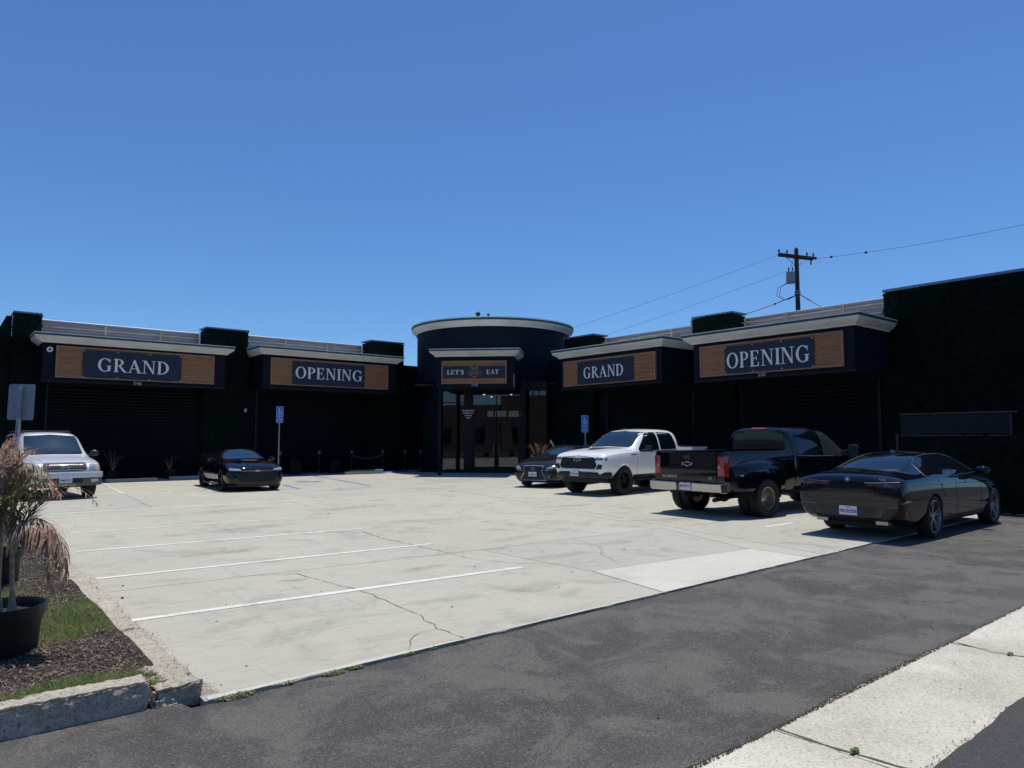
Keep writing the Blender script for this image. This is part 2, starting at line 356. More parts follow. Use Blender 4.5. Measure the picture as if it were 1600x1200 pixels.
m_pebble = mat('debris', (0.07, 0.05, 0.035), 0.9, col2=(0.03, 0.02, 0.015), vscale=3)
m_blackmet = mat('black iron', (0.015, 0.015, 0.017), 0.45, metal=0.2)
m_rotbrown = mat('brown board', (0.07, 0.045, 0.03), 0.8, var=0.3)

rnd = random.Random(5)
def flat(poly, z, name, m, parent=None, kind='structure', label=None, thick=None):
    b = MB()
    if thick: b.prism(poly, z - thick, z)
    else: b.add([(x, y, z) for x, y in poly], [tuple(range(len(poly)))])
    return b.build(name, m, parent, kind=kind if not parent else None, label=label)
def jag(p, q, step, amp, r):
    """points from p to q with random sideways wander"""
    p = Vector(p); q = Vector(q); L = (q - p).length; n = max(2, int(L / step)); d = (q - p) / n; nn = Vector((-d.y, d.x)).normalized()
    out = []; w = 0
    for i in range(n + 1):
        w = 0.72 * w + r.uniform(-amp, amp); k = min(1, i / 2, (n - i) / 2)
        v = p + d * i + nn * w * k; out.append((v.x, v.y))
    return out

# ============================================================ ground sheets
flat([(-1500, -1500), (1500, -1500), (1500, 1500), (-1500, 1500)], -0.06, 'ground', m_asph2)
lot_y = lambda x: 4.80 + 0.0445 * min(x, 26)
gut_y = lambda x: 2.31 + 0.0144 * x
# asphalt lane between the gutter and the lot
r1 = random.Random(11)
upper = [(x, lot_y(x) + (r1.uniform(-.012, .012))) for x in [26 - i * 0.09 for i in range(0, 275)]]
lower = []
w = 0
for i in range(0, 560):
    x = -24 + i * 0.09; w = 0.8 * w + r1.uniform(-.012, .012); lower.append((x, gut_y(x) + 0.015 + w))
lane = [p for p in lower if p[0] <= 26.2] + upper + [(1.3, 5.02), (-24, 5.02 - 0.6)]
flat(lane, -0.016, 'asphalt_lane', m_asph, thick=0.03)
# near asphalt below the gutter
nl = []; w = 0
for i in range(0, 520):
    x = 22 - i * 0.09; w = 0.85 * w + r1.uniform(-.011, .011); nl.append((x, 1.60 + w))
flat([(-24, -30), (22, -30)] + nl, -0.012, 'asphalt_road', m_asph2, thick=0.03)
# valley gutter of slabs
gut = thing('gutter', None, None, kind='structure')
xs = [-9.6, -6.9, -4.2, -1.5, 1.25, 3.93, 6.70, 9.45, 12.2, 15.0, 18]
for i in range(len(xs) - 1):
    a, b_ = xs[i] + .006, xs[i + 1] - .006
    e0 = jag((a, 1.56), (a - .03, gut_y(a) + .05), .08, .006, r1); e1 = jag((b_ - .03, gut_y(b_) + .05), (b_, 1.56), .08, .006, r1)
    flat(e0 + e1, -0.022, 'slab', m_agg, gut, thick=0.03)

# ------------------------------------------------------------ concrete parking lot: slabs with real joints
lot = thing('parking_lot', None, None, kind='structure')
def slab(pts, m, z=0.0):
    """polygon shrunk slightly so that a joint stays open around it"""
    c = Vector((sum(p[0] for p in pts) / len(pts), sum(p[1] for p in pts) / len(pts)))
    n = len(pts); out = []
    for i in range(n):
        p0, p1, p2 = Vector(pts[i - 1]), Vector(pts[i]), Vector(pts[(i + 1) % n])
        d1 = (p1 - p0).normalized(); d2 = (p2 - p1).normalized()
        n1 = Vector((-d1.y, d1.x)); n2 = Vector((-d2.y, d2.x)); nn = (n1 + n2)
        nn = nn / max(0.3, nn.length_squared) * 2 if nn.length > .2 else n1
        q = p1 + nn * 0.007; out.append((q.x, q.y))
    o = MB().prism(out, z - .05, z).build('slab', m, lot, bevel=0)
    return o
E0 = lambda a, b: [(x, lot_y(x)) for x in [a + (b - a) * i / max(1, int((b - a) / .25)) for i in range(int((b - a) / .25) + 1)]]
def edge(a, b, r=random.Random(3)):
    n = int((b - a) / .10); w = 0; o = []
    for i in range(n + 1):
        x = a + (b - a) * i / n; w = .7 * w + r.uniform(-.014, .014); o.append((x, lot_y(x) + .01 + w * (0 < i < n)))
    return o
g1 = [(9.68, lot_y(9.68)), (9.72, 6.25), (10.72, 8.72), (11.15, 11.2), (12.80, 18.9), (13.35, 26.6), (13.6, 33.5)]   # gutter strip, near side
g2 = [(10.12, lot_y(10.12)), (10.95, 8.62), (11.55, 11.0), (13.1, 18.9), (13.62, 26.6), (13.9, 33.5)]
slab(edge(1.42, 6.28) + [(6.56, 6.46), (6.5, 8.77), (1.42, 8.95)], m_conc)
slab(edge(6.28, 9.68) + [(9.72, 6.25), (6.56, 6.46)], m_concnew, 0.002)
slab([(6.56, 6.46), (9.72, 6.25), (10.72, 8.72), (6.5, 8.77)], m_conc2)
slab(edge(9.68, 10.12) + [(10.95, 8.62), (11.55, 11.0), (13.1, 18.9), (12.80, 18.9), (11.15, 11.2), (10.72, 8.72), (9.72, 6.25)], m_conc)
slab(edge(10.12, 23.5) + [(23.5, 8.5), (10.95, 8.62)], m_conc2)
slab([(10.95, 8.62), (23.5, 8.5), (23.5, 18.9), (13.1, 18.9), (11.55, 11.0)], m_conc)
slab([(1.42, 8.95), (6.5, 8.77), (10.72, 8.72), (11.15, 11.2), (12.8, 18.8), (1.42, 18.8)], m_conc)
slab([(-4, 18.8), (12.8, 18.8), (12.83, 19.05), (-4, 19.05)], m_concnew)
slab([(-4, 19.05), (4.2, 19.05), (4.75, 27.2), (5.1, 33.6), (-4, 33.6)], m_conc2)
slab([(4.2, 19.05), (8.4, 19.05), (8.9, 27.2), (9.2, 33.6), (5.1, 33.6), (4.75, 27.2)], m_conc)
slab([(8.4, 19.05), (12.83, 19.05), (13.35, 26.6), (13.6, 33.6), (9.2, 33.6), (8.9, 27.2)], m_conc2)
slab([(12.83, 19.05), (13.1, 18.9), (13.62, 26.6), (13.9, 33.6), (13.6, 33.6), (13.35, 26.6)], m_conc)
slab([(13.1, 18.9), (23.5, 18.9), (23.5, 26.6), (13.62, 26.6)], m_conc2)
slab([(13.62, 26.6), (23.5, 26.6), (23.5, 33.6), (13.9, 33.6)], m_conc)
# pale worn lip along the asphalt
lip = MB(); pts0 = []; pts1 = []; w = 0; r2 = random.Random(8)
for i in range(0, 150):
    x = 1.45 + i * .058; w = .8 * w + r2.uniform(-.006, .006)
    pts0.append((x, lot_y(x) + .018 + w * .4)); pts1.append((x, lot_y(x) + .045 + w + .05 * max(0, 1 - (x - 1.4) / 2.5) + .012 * math.sin(x * 2.9)))
for i in range(len(pts0) - 1):
    lip.add([(*pts0[i], .0045), (*pts0[i + 1], .0045), (*pts1[i + 1], .0045), (*pts1[i], .0045)], [(0, 1, 2, 3)])
lip.build('edge_strip', m_concnew, lot)
# painted lines
def line(x0, y0, x1, y1, w=.10, m=m_paintwhite, z=.0042, name='painted_line'):
    d = Vector((x1 - x0, y1 - y0)).normalized(); n = Vector((-d.y, d.x)) * w / 2
    flat([(x0 - n.x, y0 - n.y), (x1 - n.x, y1 - n.y), (x1 + n.x, y1 + n.y), (x0 + n.x, y0 + n.y)], z, name, m, lot)
line(1.50, 7.42, 6.05, 7.24, .105); line(1.58, 9.87, 6.25, 9.74, .10); line(1.72, 12.38, 6.30, 12.2, .095); line(1.98, 14.86, 6.42, 14.62, .09)
line(4.95, 30.0, 4.55, 24.2, .05); line(9.4, 30, 9.1, 25.2, .09)
line(12.15, 23.0, 13.35, 30.8, .10, m_paintblue, name='blue_line'); line(9.55, 23.0, 9.85, 25.2, .10, m_paintblue, name='blue_line')
line(15.2, 24.2, 19.2, 24.0, .09, m_paintblue, name='blue_line')
flat([(9.9, 30.6), (13.6, 30.6), (13.6, 32.6), (9.9, 32.6)], .0042, 'blue_zone', m_paintblue, lot)
flat([(14.4, 31.1), (19.0, 31.1), (19.0, 32.8), (14.4, 32.8)], .0042, 'blue_zone', m_paintblue, lot)
line(12.3, 7.55, 13.4, 7.6, .09)
# painted access symbol (flat, faded)
sy = MB()
def ribbon(b, pts, w, z):
    for (x0, y0), (x1, y1) in zip(pts, pts[1:]):
        d = Vector((x1 - x0, y1 - y0)); d.normalize(); n = Vector((-d.y, d.x)) * w / 2; e = d * w * .3
        b.add([(x0 - e.x - n.x, y0 - e.y - n.y, z), (x1 + e.x - n.x, y1 + e.y - n.y, z), (x1 + e.x + n.x, y1 + e.y + n.y, z), (x0 - e.x + n.x, y0 - e.y + n.y, z)], [(0, 1, 2, 3)]); z += .00025
cx, cy = 11.3, 26.6
ribbon(sy, [(cx + .38 * math.cos(t), cy - .1 + .42 * math.sin(t)) for t in [R(a) for a in range(150, 391, 20)]], .09, .0045)
ribbon(sy, [(cx - .05, cy + .75), (cx - .02, cy + .15), (cx + .35, cy + .12), (cx + .5, cy - .45)], .1, .008)
ribbon(sy, [(cx - .04, cy + .45), (cx + .28, cy + .43)], .08, .0095)
sy.build('access_symbol', m_paintblue, lot)
# cracks: thin jagged ribbons
def crack(pts, w, seed, z=.0035, parent=lot, amp=.02, step=.07):
    r = random.Random(seed); path = []
    for a, b_ in zip(pts, pts[1:]): path += jag(a, b_, step, amp, r)[:-1]
    path.append(pts[-1]); b = MB(); prev = None
    for i, (x, y) in enumerate(path):
        q = path[min(i + 1, len(path) - 1)]; p = path[max(i - 1, 0)]; d = Vector((q[0] - p[0], q[1] - p[1])).normalized()
        ww = w * r.uniform(.35, 1.3) / 2; n = Vector((-d.y, d.x)) * ww; cur = [(x - n.x, y - n.y, z), (x + n.x, y + n.y, z)]
        if prev: b.add(prev + cur[::-1], [(0, 1, 2, 3)])
        prev = cur
    b.build('crack', m_crack, parent)
crack([(6.11, 11.86), (5.94, 10.72), (5.97, 9.95), (5.95, 8.82)], .013, 1); crack([(5.95, 8.82), (5.9, 8.3), (6.1, 7.6)], .009, 2)
crack([(2.9, 9.0), (3.57, 8.71), (3.68, 7.67), (3.73, 7.28), (3.73, 6.72), (3.68, 6.12), (3.6, 5.72), (3.53, 5.4), (3.56, 5.27), (3.54, 4.98)], .009, 3)
crack([(3.53, 5.4), (3.33, 5.38), (3.14, 5.21), (2.98, 4.96)], .006, 4)
crack([(4.1, 14.5), (4.4, 12.9), (5.2, 12.5), (5.9, 11.9)], .008, 5, amp=.04); crack([(6.1, 7.6), (6.5, 7.2), (6.9, 6.9)], .007, 6)
crack([(8.4, 8.75), (8.2, 7.9), (7.6, 7.3), (7.3, 6.7)], .006, 7, amp=.03); crack([(11.6, 11.2), (12.3, 10.6), (12.6, 9.2)], .008, 8)
crack([(7.5, 18.8), (7.2, 16.5), (7.9, 14.8)], .009, 9, amp=.05); crack([(10.9, 14.4), (9.9, 14.0), (9.2, 13.2)], .009, 10, amp=.04)
crack([(3.93, 2.36), (3.93, 2.17), (3.95, 1.91), (3.97, 1.72), (4.0, 1.6)], .022, 12, z=-.0185, parent=gut, amp=.012)
crack([(6.72, 2.38), (6.63, 2.1), (6.69, 1.9), (6.7, 1.62)], .014, 13, z=-.0185, parent=gut, amp=.012)

sk = random.Random(77); scA = scuff_mat('tyre scuff', (.20, .19, .175), .36, (1, 7, 1), 4.5); scB = scuff_mat('oil stain', (.12, .11, .10), .36, (2, 2, 1), 3.0); scC = scuff_mat('dust bloom', (.56, .53, .45), .5, (1.5, 3, 1), 1.5)
spots = [(2.6, 6.1, 1.5, .5, 25, 0), (2.2, 6.7, 1.1, .35, 30, 0), (4.2, 6.3, 1.3, .35, -8, 0), (5.4, 6.2, 1.2, .5, 5, 0), (7.0, 7.6, 1.5, .5, -5, 0), (8.6, 8.0, 1.4, .4, 0, 0), (3.4, 11.0, 1.8, .5, 12, 0), (4.8, 13.6, 2.2, .6, 5, 0), (7.8, 12.6, 2.6, .8, -12, 0),
         (3.4, 8.3, .5, .3, 0, 1), (3.6, 10.9, .6, .35, 20, 1), (3.3, 13.4, .6, .4, 0, 1), (4.0, 17.0, 1.2, .5, 0, 1), (8.0, 16.0, 3, .9, 10, 0), (11.8, 9.6, 2.4, .7, -20, 0), (12.5, 13.0, 1.6, .8, 0, 1), (9.5, 10.6, 2.4, .9, 30, 2), (5.6, 17.2, 3, .9, 0, 0), (11, 22, 3, 1.4, 30, 0), (15.5, 23, 3, 1.2, 0, 1), (7.6, 23.2, 3, 1.2, 10, 0), (5.0, 8.0, 1.2, .35, 10, 0), (7.7, 9.4, 1.8, .4, 15, 0), (2.3, 9.2, .8, .3, -20, 0)]
for i, (x, y, a, b_, rz, k) in enumerate(spots):
    o = MB().add([(-a / 2, -b_ / 2, 0), (a / 2, -b_ / 2, 0), (a / 2, b_ / 2, 0), (-a / 2, b_ / 2, 0)], [(0, 1, 2, 3)]).build('stain', (scA, scB, scC)[k], lot)
    o.location = (x, y, .0024 + (i % 5) * .0002); o.rotation_euler = (0, 0, R(rz))
# debris: crumbs along joints and loose bits on the lot
deb = MB(); r3 = random.Random(21)
def bit(b, x, y, z, s, r):
    a = r.uniform(0, 6.3); k = r.uniform(.5, 1); h = s * r.uniform(.3, .8)
    c, s_ = math.cos(a) * s, math.sin(a) * s
    b.add([(x + c, y + s_, z), (x - s_ * k, y + c * k, z), (x - c, y - s_, z), (x + s_ * k, y - c * k, z), (x + r.uniform(-.2, .2) * s, y, z + h)], [(0, 1, 4), (1, 2, 4), (2, 3, 4), (3, 0, 4)])
for i in range(5200):
    x = r3.uniform(-1, 13) if i % 3 else r3.uniform(1.5, 7); y = gut_y(x) + abs(r3.gauss(0, .028)) - .008; bit(deb, x, y, -.017, r3.uniform(.002, .009), r3)
for i in range(900): x = r3.uniform(1.4, 12); bit(deb, x, lot_y(x) + r3.gauss(0, .012), -.012, r3.uniform(.002, .008), r3)
for i in range(700): x = r3.uniform(-1, 8); bit(deb, x, 1.6 + r3.gauss(0, .02), -.015, r3.uniform(.002, .007), r3)
for i in range(260): bit(deb, r3.uniform(1.5, 14), r3.uniform(5, 22), .001, r3.uniform(.004, .014), r3)
for i in range(120): bit(deb, r3.uniform(1, 9), r3.uniform(1.65, 4.7), -.014, r3.uniform(.003, .010), r3)
for i in range(900): y = r3.uniform(5, 14); bit(deb, 1.46 + abs(r3.gauss(0, .05)), y, .001, r3.uniform(.001, .006), r3)
for x, y, s in [(4.1, 6.0, .022), (1.62, 8.5, .03), (1.75, 9.2, .02), (6.9, 15, .04), (8.2, 7.4, .025), (2.1, 6.9, .02), (5.2, 3.3, .012), (3.5, 2.9, .014)]: bit(deb, x, y, .001, s, r3)
deb.build('ground_debris', m_pebble, kind='stuff', fix=False)
rub = MB()
for i in range(4200):
    y = 5.0 + 9 * r3.random() ** 1.6; bit(rub, 1.40 + abs(r3.gauss(0, .055)) + .03 * math.sin(y * 4), y, .001, r3.uniform(.002, .016) * r3.random() ** .5, r3)
rub.build('concrete_rubble', m_curb, kind='stuff', fix=False)

# ------------------------------------------------------------ planting bed, curb stones, weeds
bed = MB(); n = 60; r4 = random.Random(4); X0, X1, Y0, Y1 = -5.0, 1.28, 5.1, 22.0
hz = lambda x, y: .085 + .02 * math.sin(x * 3.1 + y * 1.7) * math.sin(y * 2.3) + .012 * math.sin(x * 9 + 1) * math.sin(y * 8) + .0 * x
nx, ny = 70, 150; vs = [(X0 + (X1 - X0) * i / nx, Y0 + (Y1 - Y0) * j / ny, hz(X0 + (X1 - X0) * i / nx, Y0 + (Y1 - Y0) * j / ny) + r4.uniform(-.006, .006)) for j in range(ny + 1) for i in range(nx + 1)]
bed.add(vs, [(j * (nx + 1) + i, j * (nx + 1) + i + 1, (j + 1) * (nx + 1) + i + 1, (j + 1) * (nx + 1) + i) for j in range(ny) for i in range(nx)])
bed.build('planting_bed', m_soil, kind='structure', smooth=True)
from mathutils import noise as mnoise
chips = MB(); gr = MB(); r5 = random.Random(9)
for i in range(95000):
    x = r5.uniform(-.9, 1.25); y = 5.12 + (r5.random() ** 1.5) * 8.5
    gval = mnoise.noise(Vector((x * 1.5, y * 1.1, 0.3))) + .28 * mnoise.noise(Vector((x * 5, y * 5, 3))) + .16 * mnoise.noise(Vector((x * 15, y * 15, 8)))
    gval += .30 * math.exp(-((y - 5.5) / .30) ** 2) + .28 * math.exp(-((y - 7.4) / .55) ** 2) * (x > .55) - .22 * math.exp(-((y - 6.35) / .35) ** 2)
    z = hz(x, y)
    if gval > -.06 and r5.random() < min(1, (gval + .06) * 4):
        hgt = r5.uniform(.008, .032) * (1 + gval); a = r5.uniform(0, 6.3); l = r5.uniform(-1.6, 1.6)
        dx, dy = math.cos(a) * .0025, math.sin(a) * .0025; tx, ty = l * hgt * math.sin(a), -l * hgt * math.cos(a)
        for q in range(2):
            ox, oy = r5.uniform(-.012, .012), r5.uniform(-.012, .012)
            gr.add([(x + ox - dx, y + oy - dy, z - .005), (x + ox + dx, y + oy + dy, z - .005), (x + ox + tx, y + oy + ty, z + hgt)], [(0, 1, 2)])
    elif r5.random() < .55:
        s = r5.uniform(.004, .021) * r5.random() ** .6; a = r5.uniform(0, 6.3); t = r5.uniform(-.5, .5); c, s_ = math.cos(a), math.sin(a); w_ = s * r5.uniform(.15, .4)
        zz = z + r5.uniform(0, .018)
        chips.add([(x - c * s - s_ * w_, y - s_ * s + c * w_, zz - t * s), (x - c * s + s_ * w_, y - s_ * s - c * w_, zz - t * s), (x + c * s + s_ * w_, y + s_ * s - c * w_, zz + t * s), (x + c * s - s_ * w_, y + s_ * s + c * w_, zz + t * s + .003)], [(0, 1, 2, 3)])
chips.build('bark_mulch', m_bark, kind='stuff', fix=False); gr.build('grass', m_grass, kind='stuff', fix=False)

def rough_block(x0, x1, y0, y1, z0, z1, seed, amp, parent, name='stone', d=.03, m=m_curb):
    nx, ny, nz = [max(3, int((b - a) / d)) for a, b in ((x0, x1), (y0, y1), (z0, z1))]
    bm = bmesh.new(); grid = {}
    def V(i, j, k):
        if (i, j, k) not in grid:
            p = Vector((x0 + (x1 - x0) * i / nx, y0 + (y1 - y0) * j / ny, z0 + (z1 - z0) * k / nz))
            edge_n = (i in (0, nx)) + (j in (0, ny)) + (k == nz)
            c = Vector(((x0 + x1) / 2, (y0 + y1) / 2, (z0 + z1) / 2 - .05))
            q = p * 7 + Vector((seed * 3.1, seed, 0)); nz_ = mnoise.noise(q) * .6 + mnoise.noise(q * 3.3) * .45 + mnoise.noise(q * 9) * .25
            inn = (c - p); inn = Vector((max(-1, min(1, inn.x / .1)) if i in (0, nx) or abs(inn.x) > (x1 - x0) * .4 else 0, max(-1, min(1, inn.y / .05)), max(-1, min(0, inn.z / .05))))
            p = p + inn * (amp * (.35 + nz_)) * (1.0 if edge_n >= 2 else .55)
            if edge_n >= 2: p += inn * .012
            if k == 0: p.z = z0
            grid[(i, j, k)] = bm.verts.new(p)
        return grid[(i, j, k)]
    for i in range(nx):
        for j in range(ny): bm.faces.new((V(i, j, nz), V(i + 1, j, nz), V(i + 1, j + 1, nz), V(i, j + 1, nz)))
        for k in range(nz):
            bm.faces.new((V(i, 0, k), V(i + 1, 0, k), V(i + 1, 0, k + 1), V(i, 0, k + 1))); bm.faces.new((V(i, ny, k), V(i, ny, k + 1), V(i + 1, ny, k + 1), V(i + 1, ny, k)))
    for j in range(ny):
        for k in range(nz):
            bm.faces.new((V(0, j, k), V(0, j, k + 1), V(0, j + 1, k + 1), V(0, j + 1, k))); bm.faces.new((V(nx, j, k), V(nx, j + 1, k), V(nx, j + 1, k + 1), V(nx, j, k + 1)))
    bmesh.ops.recalc_face_normals(bm, faces=bm.faces)
    me = bpy.data.meshes.new(name); bm.to_mesh(me); bm.free(); me.materials.append(m)
    me.polygons.foreach_set('use_smooth', [True] * len(me.polygons)); me.set_sharp_from_angle(angle=R(50))
    o = bpy.data.objects.new(name, me); COL.objects.link(o); o.parent = parent; return o
curb = thing('curb', None, None, kind='structure')
rough_block(-.05, 1.13, 5.0, 5.19, -.05, .165, 1, .034, curb, d=.012)
rough_block(-1.9, -.07, 4.99, 5.18, -.05, .17, 2, .02, curb, d=.03)
rough_block(1.14, 1.44, 4.98, 5.55, -.05, .105, 3, .07, curb, d=.013)
yy = 5.56
for k, L_ in enumerate([1.2, 1.5, 1.5, 1.6, 1.8, 2.2, 3, 3]):
    rough_block(1.21, 1.46, yy, yy + L_ - .01, -.05, .085, 4 + k, .05, curb, d=.016 if k < 3 else .04); yy += L_

def weed(x, y, z, r, n, seed, label):
    b = MB(); q = random.Random(seed)
    for i in range(n):
        a = q.uniform(0, 6.3); d = r * math.sqrt(q.random()); px, py = x + math.cos(a) * d * 1.5, y + math.sin(a) * d * .6; pz = z + q.uniform(.0, .03) * (1 - d / r * .6)
        s = q.uniform(.004, .010); t = q.uniform(0, 6.3); u = Vector((math.cos(t), math.sin(t), q.uniform(-.2, .7))) * s; v = Vector((-math.sin(t), math.cos(t), q.uniform(-.4, .4))) * s * .6
        p = Vector((px, py, pz)); b.add([p - u, p - v, p + u, p + v], [(0, 1, 2, 3)])
    return tag(b.build('weed', m_weed, fix=False), label, 'weed', 'weeds in the pavement joints')
weed(1.62, 4.87, -.01, .085, 420, 1, 'largest green weed at the corner by the broken curb')
weed(2.32, 4.89, -.01, .06, 240, 2, 'green weed tuft on the asphalt edge, second from the curb corner')
weed(2.50, 4.90, -.01, .04, 150, 3, 'small weed tuft on the asphalt edge just right of a longer one')
weed(1.98, 4.885, -.01, .03, 70, 4, 'tiny weed between the corner weed and the longer tuft')
weed(2.98, 4.94, -.01, .03, 70, 5, 'tiny weed where the forked crack meets the asphalt')
weed(3.96, 1.93, -.018, .03, 130, 6, 'small green weed in the gutter crack nearest the viewer')
weed(6.66, 1.98, -.018, .028, 90, 7, 'small weed in the gutter crack at the right edge')
weed(6.28, 5.09, -.01, .03, 60, 8, 'tiny weed at the corner of the new pale concrete patch')
weed(3.2, 4.95, -.01, .02, 40, 9, 'sparse weed sprig on the lot edge right of the forked crack')
# ============================================================ building
bld = thing('restaurant_building', 'dark navy L-shaped restaurant with round corner entrance and white cornices', 'building', (0, 0, 0))
ML = Matrix.Translation((0, 31.4, 0))                                           # left wing: s = +x, in = +y
MRW = Matrix.Translation((21.1, 0, 0)) @ Matrix.Rotation(R(-90), 4, 'Z')          # right wing: s = -y, in = +x
CX, CY = 23.08, 30.07
MD = Matrix.Translation((CX, CY, 0)) @ Matrix.Rotation(R(-45), 4, 'Z')            # entrance: faces the lot diagonally

def hedge_panel(M, s0, s1, y, z0, z1, parent=bld, density=260, seed=1, ret=None, name='hedge_cladding'):
    """clipped artificial hedge: backing with many small leaves; face towards -in"""
    b = MB(M); b.box(s0, s1, y, y + .08, z0, z1); b.m = 1; q = random.Random(seed)
    A = (s1 - s0) * (z1 - z0); n = int(A * density)
    for i in range(n):
        s = q.uniform(s0 - .02, s1 + .02); z = q.uniform(z0, z1 + .03); k = q.uniform(.03, .065); d = y - q.uniform(-.01, .05)
        a = q.uniform(0, 6.3); u = Vector((math.cos(a), q.uniform(-.8, .8), math.sin(a))) * k; v = Vector((-math.sin(a), q.uniform(-.8, .8), math.cos(a))) * k * .6
        p = Vector((s, d, z)); b.add([p - u, p - v, p + u, p + v], [(0, 1, 2, 3)])
    return b.build(name, [m_hedge, m_leaf], parent, fix=False, kind='stuff')

def cornice(M, s0, s1, y0, y1, z, parent, h=.25, white_h=None):
    """moulded crown on three sides of a box s0..s1, front at y0, back at y1 (in), top of fascia z"""
    prof = [(.02, 0), (.08, .0), (.10, .05), (.17, .09), (.27, .17), (.30, h)]
    b = MB(M); rows = []
    for o, dz in prof: rows.append([(s0 - o, y1, z + dz), (s0 - o, y0 - o, z + dz), (s1 + o, y0 - o, z + dz), (s1 + o, y1, z + dz)])
    vs = [p for r in rows for p in r]; b.add(vs, [(i * 4 + k, i * 4 + k + 1, (i + 1) * 4 + k + 1, (i + 1) * 4 + k) for i in range(len(rows) - 1) for k in range(3)])
    b.build('cornice', m_cornice, parent)
    b = MB(M); b.box(s0 - .31, s1 + .31, y0 - .31, y1, z + h + .001, z + h + .075); b.build('cornice_cap', m_cap, parent)
    b = MB(M); b.box(s0 - .325, s1 + .325, y0 - .325, y1, z + h + .076, z + h + .10); b.build('cap_lit_edge', m_capline, parent)

def rollup(M, s0, s1, y, z1, parent):
    b = MB(M); n = int(z1 / .13)
    for i in range(n):
        z = .02 + i * z1 / n; h = z1 / n
        b.add([(s0, y, z), (s1, y, z), (s1, y - .022, z + h * .45), (s0, y - .022, z + h * .45), (s1, y, z + h * .93), (s0, y, z + h * .93), (s1, y + .01, z + h), (s0, y + .01, z + h)],
              [(0, 1, 2, 3), (3, 2, 4, 5), (5, 4, 6, 7)])
    b.build('roller_door', m_siding, parent, kind='stuff', fix=False)
    for a in (s0 - .1, s1 + .003): MB(M).box(a, a + .097, y - .06, y + .05, 0, z1 + .1).build('door_jamb', m_black, parent)

def bay(M, s0, s1, z0, z1, depth, parent=bld):
    b = MB(M); b.box(s0, s1, 0, depth, z0, z1); b.build('sign_fascia', m_navy_front, parent)
    b = MB(M); b.box(s0 - .004, s1 + .004, -.02, .01, z0 - .04, z0 + .03); b.build('drip_trim', m_black, parent)
    cornice(M, s0, s1, 0, depth, z1, parent)

# ---- left wing
DL = 1.75
w_ = MB(ML); w_.box(-9, 20.9, DL + .01, DL + .35, -.05, 5.6); w_.build('wall', m_navy, bld)
bay(ML, 2.99, 9.58, 3.83, 5.26, DL); bay(ML, 11.22, 17.93, 3.93, 5.43, DL); bay(ML, -6.2, 1.25, 3.9, 5.15, DL)
for a, b_, z in ((3.4, 9.1, 3.7), (11.6, 17.5, 3.8), (-5.5, 1.0, 3.7)): rollup(ML, a, b_, DL - .03, z, bld)
for k, (a, b_, zt) in enumerate(((2.12, 3.04, 6.45), (9.12, 10.98, 6.54), (17.22, 19.18, 6.66))):
    b = MB(ML); b.box(a + .04, b_ - .04, 1.42, DL + .6, -.05, zt - .03); b.build('pier', m_hedge, bld)
    hedge_panel(ML, a, b_, 1.36, .02, zt, seed=k, density=150)
    b = MB(ML); b.box(a - .01, b_ + .01, 1.33, DL + .65, zt + .03, zt + .09); b.build('coping', m_coping, bld)
hedge_panel(ML, 9.75, 11.05, 1.5, .02, 3.9, seed=11, density=120)
# sloping side return left of the first pier
b = MB(ML); b.prism([(1.55, 0), (2.10, 0), (2.10, 6.35), (1.92, 6.35), (1.55, 5.5)], 1.5, 1.72, 'y'); b.build('side_return', m_hedge, bld)

# ---- right wing
DR = 2.5
w_ = MB(MRW); w_.box(-26.4, -9.9, DR + .01, DR + .35, -.05, 5.55); w_.build('wall', m_navy, bld)
bay(MRW, -15.6, -9.84, 3.71, 5.04, DR); bay(MRW, -22.58, -17.06, 3.80, 5.14, DR)
for a, b_ in ((-15.2, -10.3), (-22.1, -17.5)): rollup(MRW, a, b_, DR - .03, 3.5, bld)
for k, (a, b_, zt) in enumerate(((-17.28, -15.42, 6.42), (-24.7, -22.75, 6.40))):
    b = MB(MRW); b.box(a + .04, b_ - .04, DR - .24, DR + .6, -.05, zt - .03); b.build('pier', m_hedge, bld)
    hedge_panel(MRW, a, b_, DR - .3, .02, zt, seed=20 + k, density=150)
    b = MB(MRW); b.box(a - .01, b_ + .01, DR - .33, DR + .65, zt + .03, zt + .09); b.build('coping', m_coping, bld)
b = MB(MRW); b.box(-9.9, -4.3, DR - .15, DR + .35, -.05, 6.28); b.build('wall', m_hedge, bld)
hedge_panel(MRW, -9.93, -4.3, DR - .23, .02, 6.3, seed=31, density=230)
b = MB(MRW); b.box(-9.95, -4.28, DR - .26, DR + .38, 6.34, 6.42); b.build('coping', m_coping, bld)
# ---- roof sheets closing the building off above
b = MB(); b.box(-9, 19.9, 33.6, 52, 5.2, 5.3); b.box(24.1, 42, 4.4, 52, 5.2, 5.3); b.build('roof', m_black, bld)

# ---- parapet screens with rails
def screen(M, s0, s1, y, z0, z1, parent=bld):
    b = MB(M); n = int((z1 - z0) / .11)
    for i in range(n):
        z = z0 + i * (z1 - z0) / n; h = (z1 - z0) / n
        b.add([(s0, y, z), (s1, y, z), (s1, y - .02, z + h * .15), (s0, y - .02, z + h * .15), (s1, y - .02, z + h * .8), (s0, y - .02, z + h * .8), (s1, y, z + h), (s0, y, z + h)], [(0, 1, 2, 3), (3, 2, 4, 5), (5, 4, 6, 7)])
    b.box(s0, s1, y + .001, y + .05, z0, z1); b.build('screen_panel', m_screen, parent, kind='stuff', fix=False)
screen(ML, 3.05, 9.11, 2.35, 5.2, 6.45); screen(ML, 10.99, 17.21, 2.35, 5.3, 6.56)
screen(MRW, -22.74, -17.29, DR + .55, 5.2, 6.35); screen(MRW, -15.41, -9.95, DR + .55, 5.2, 6.32)
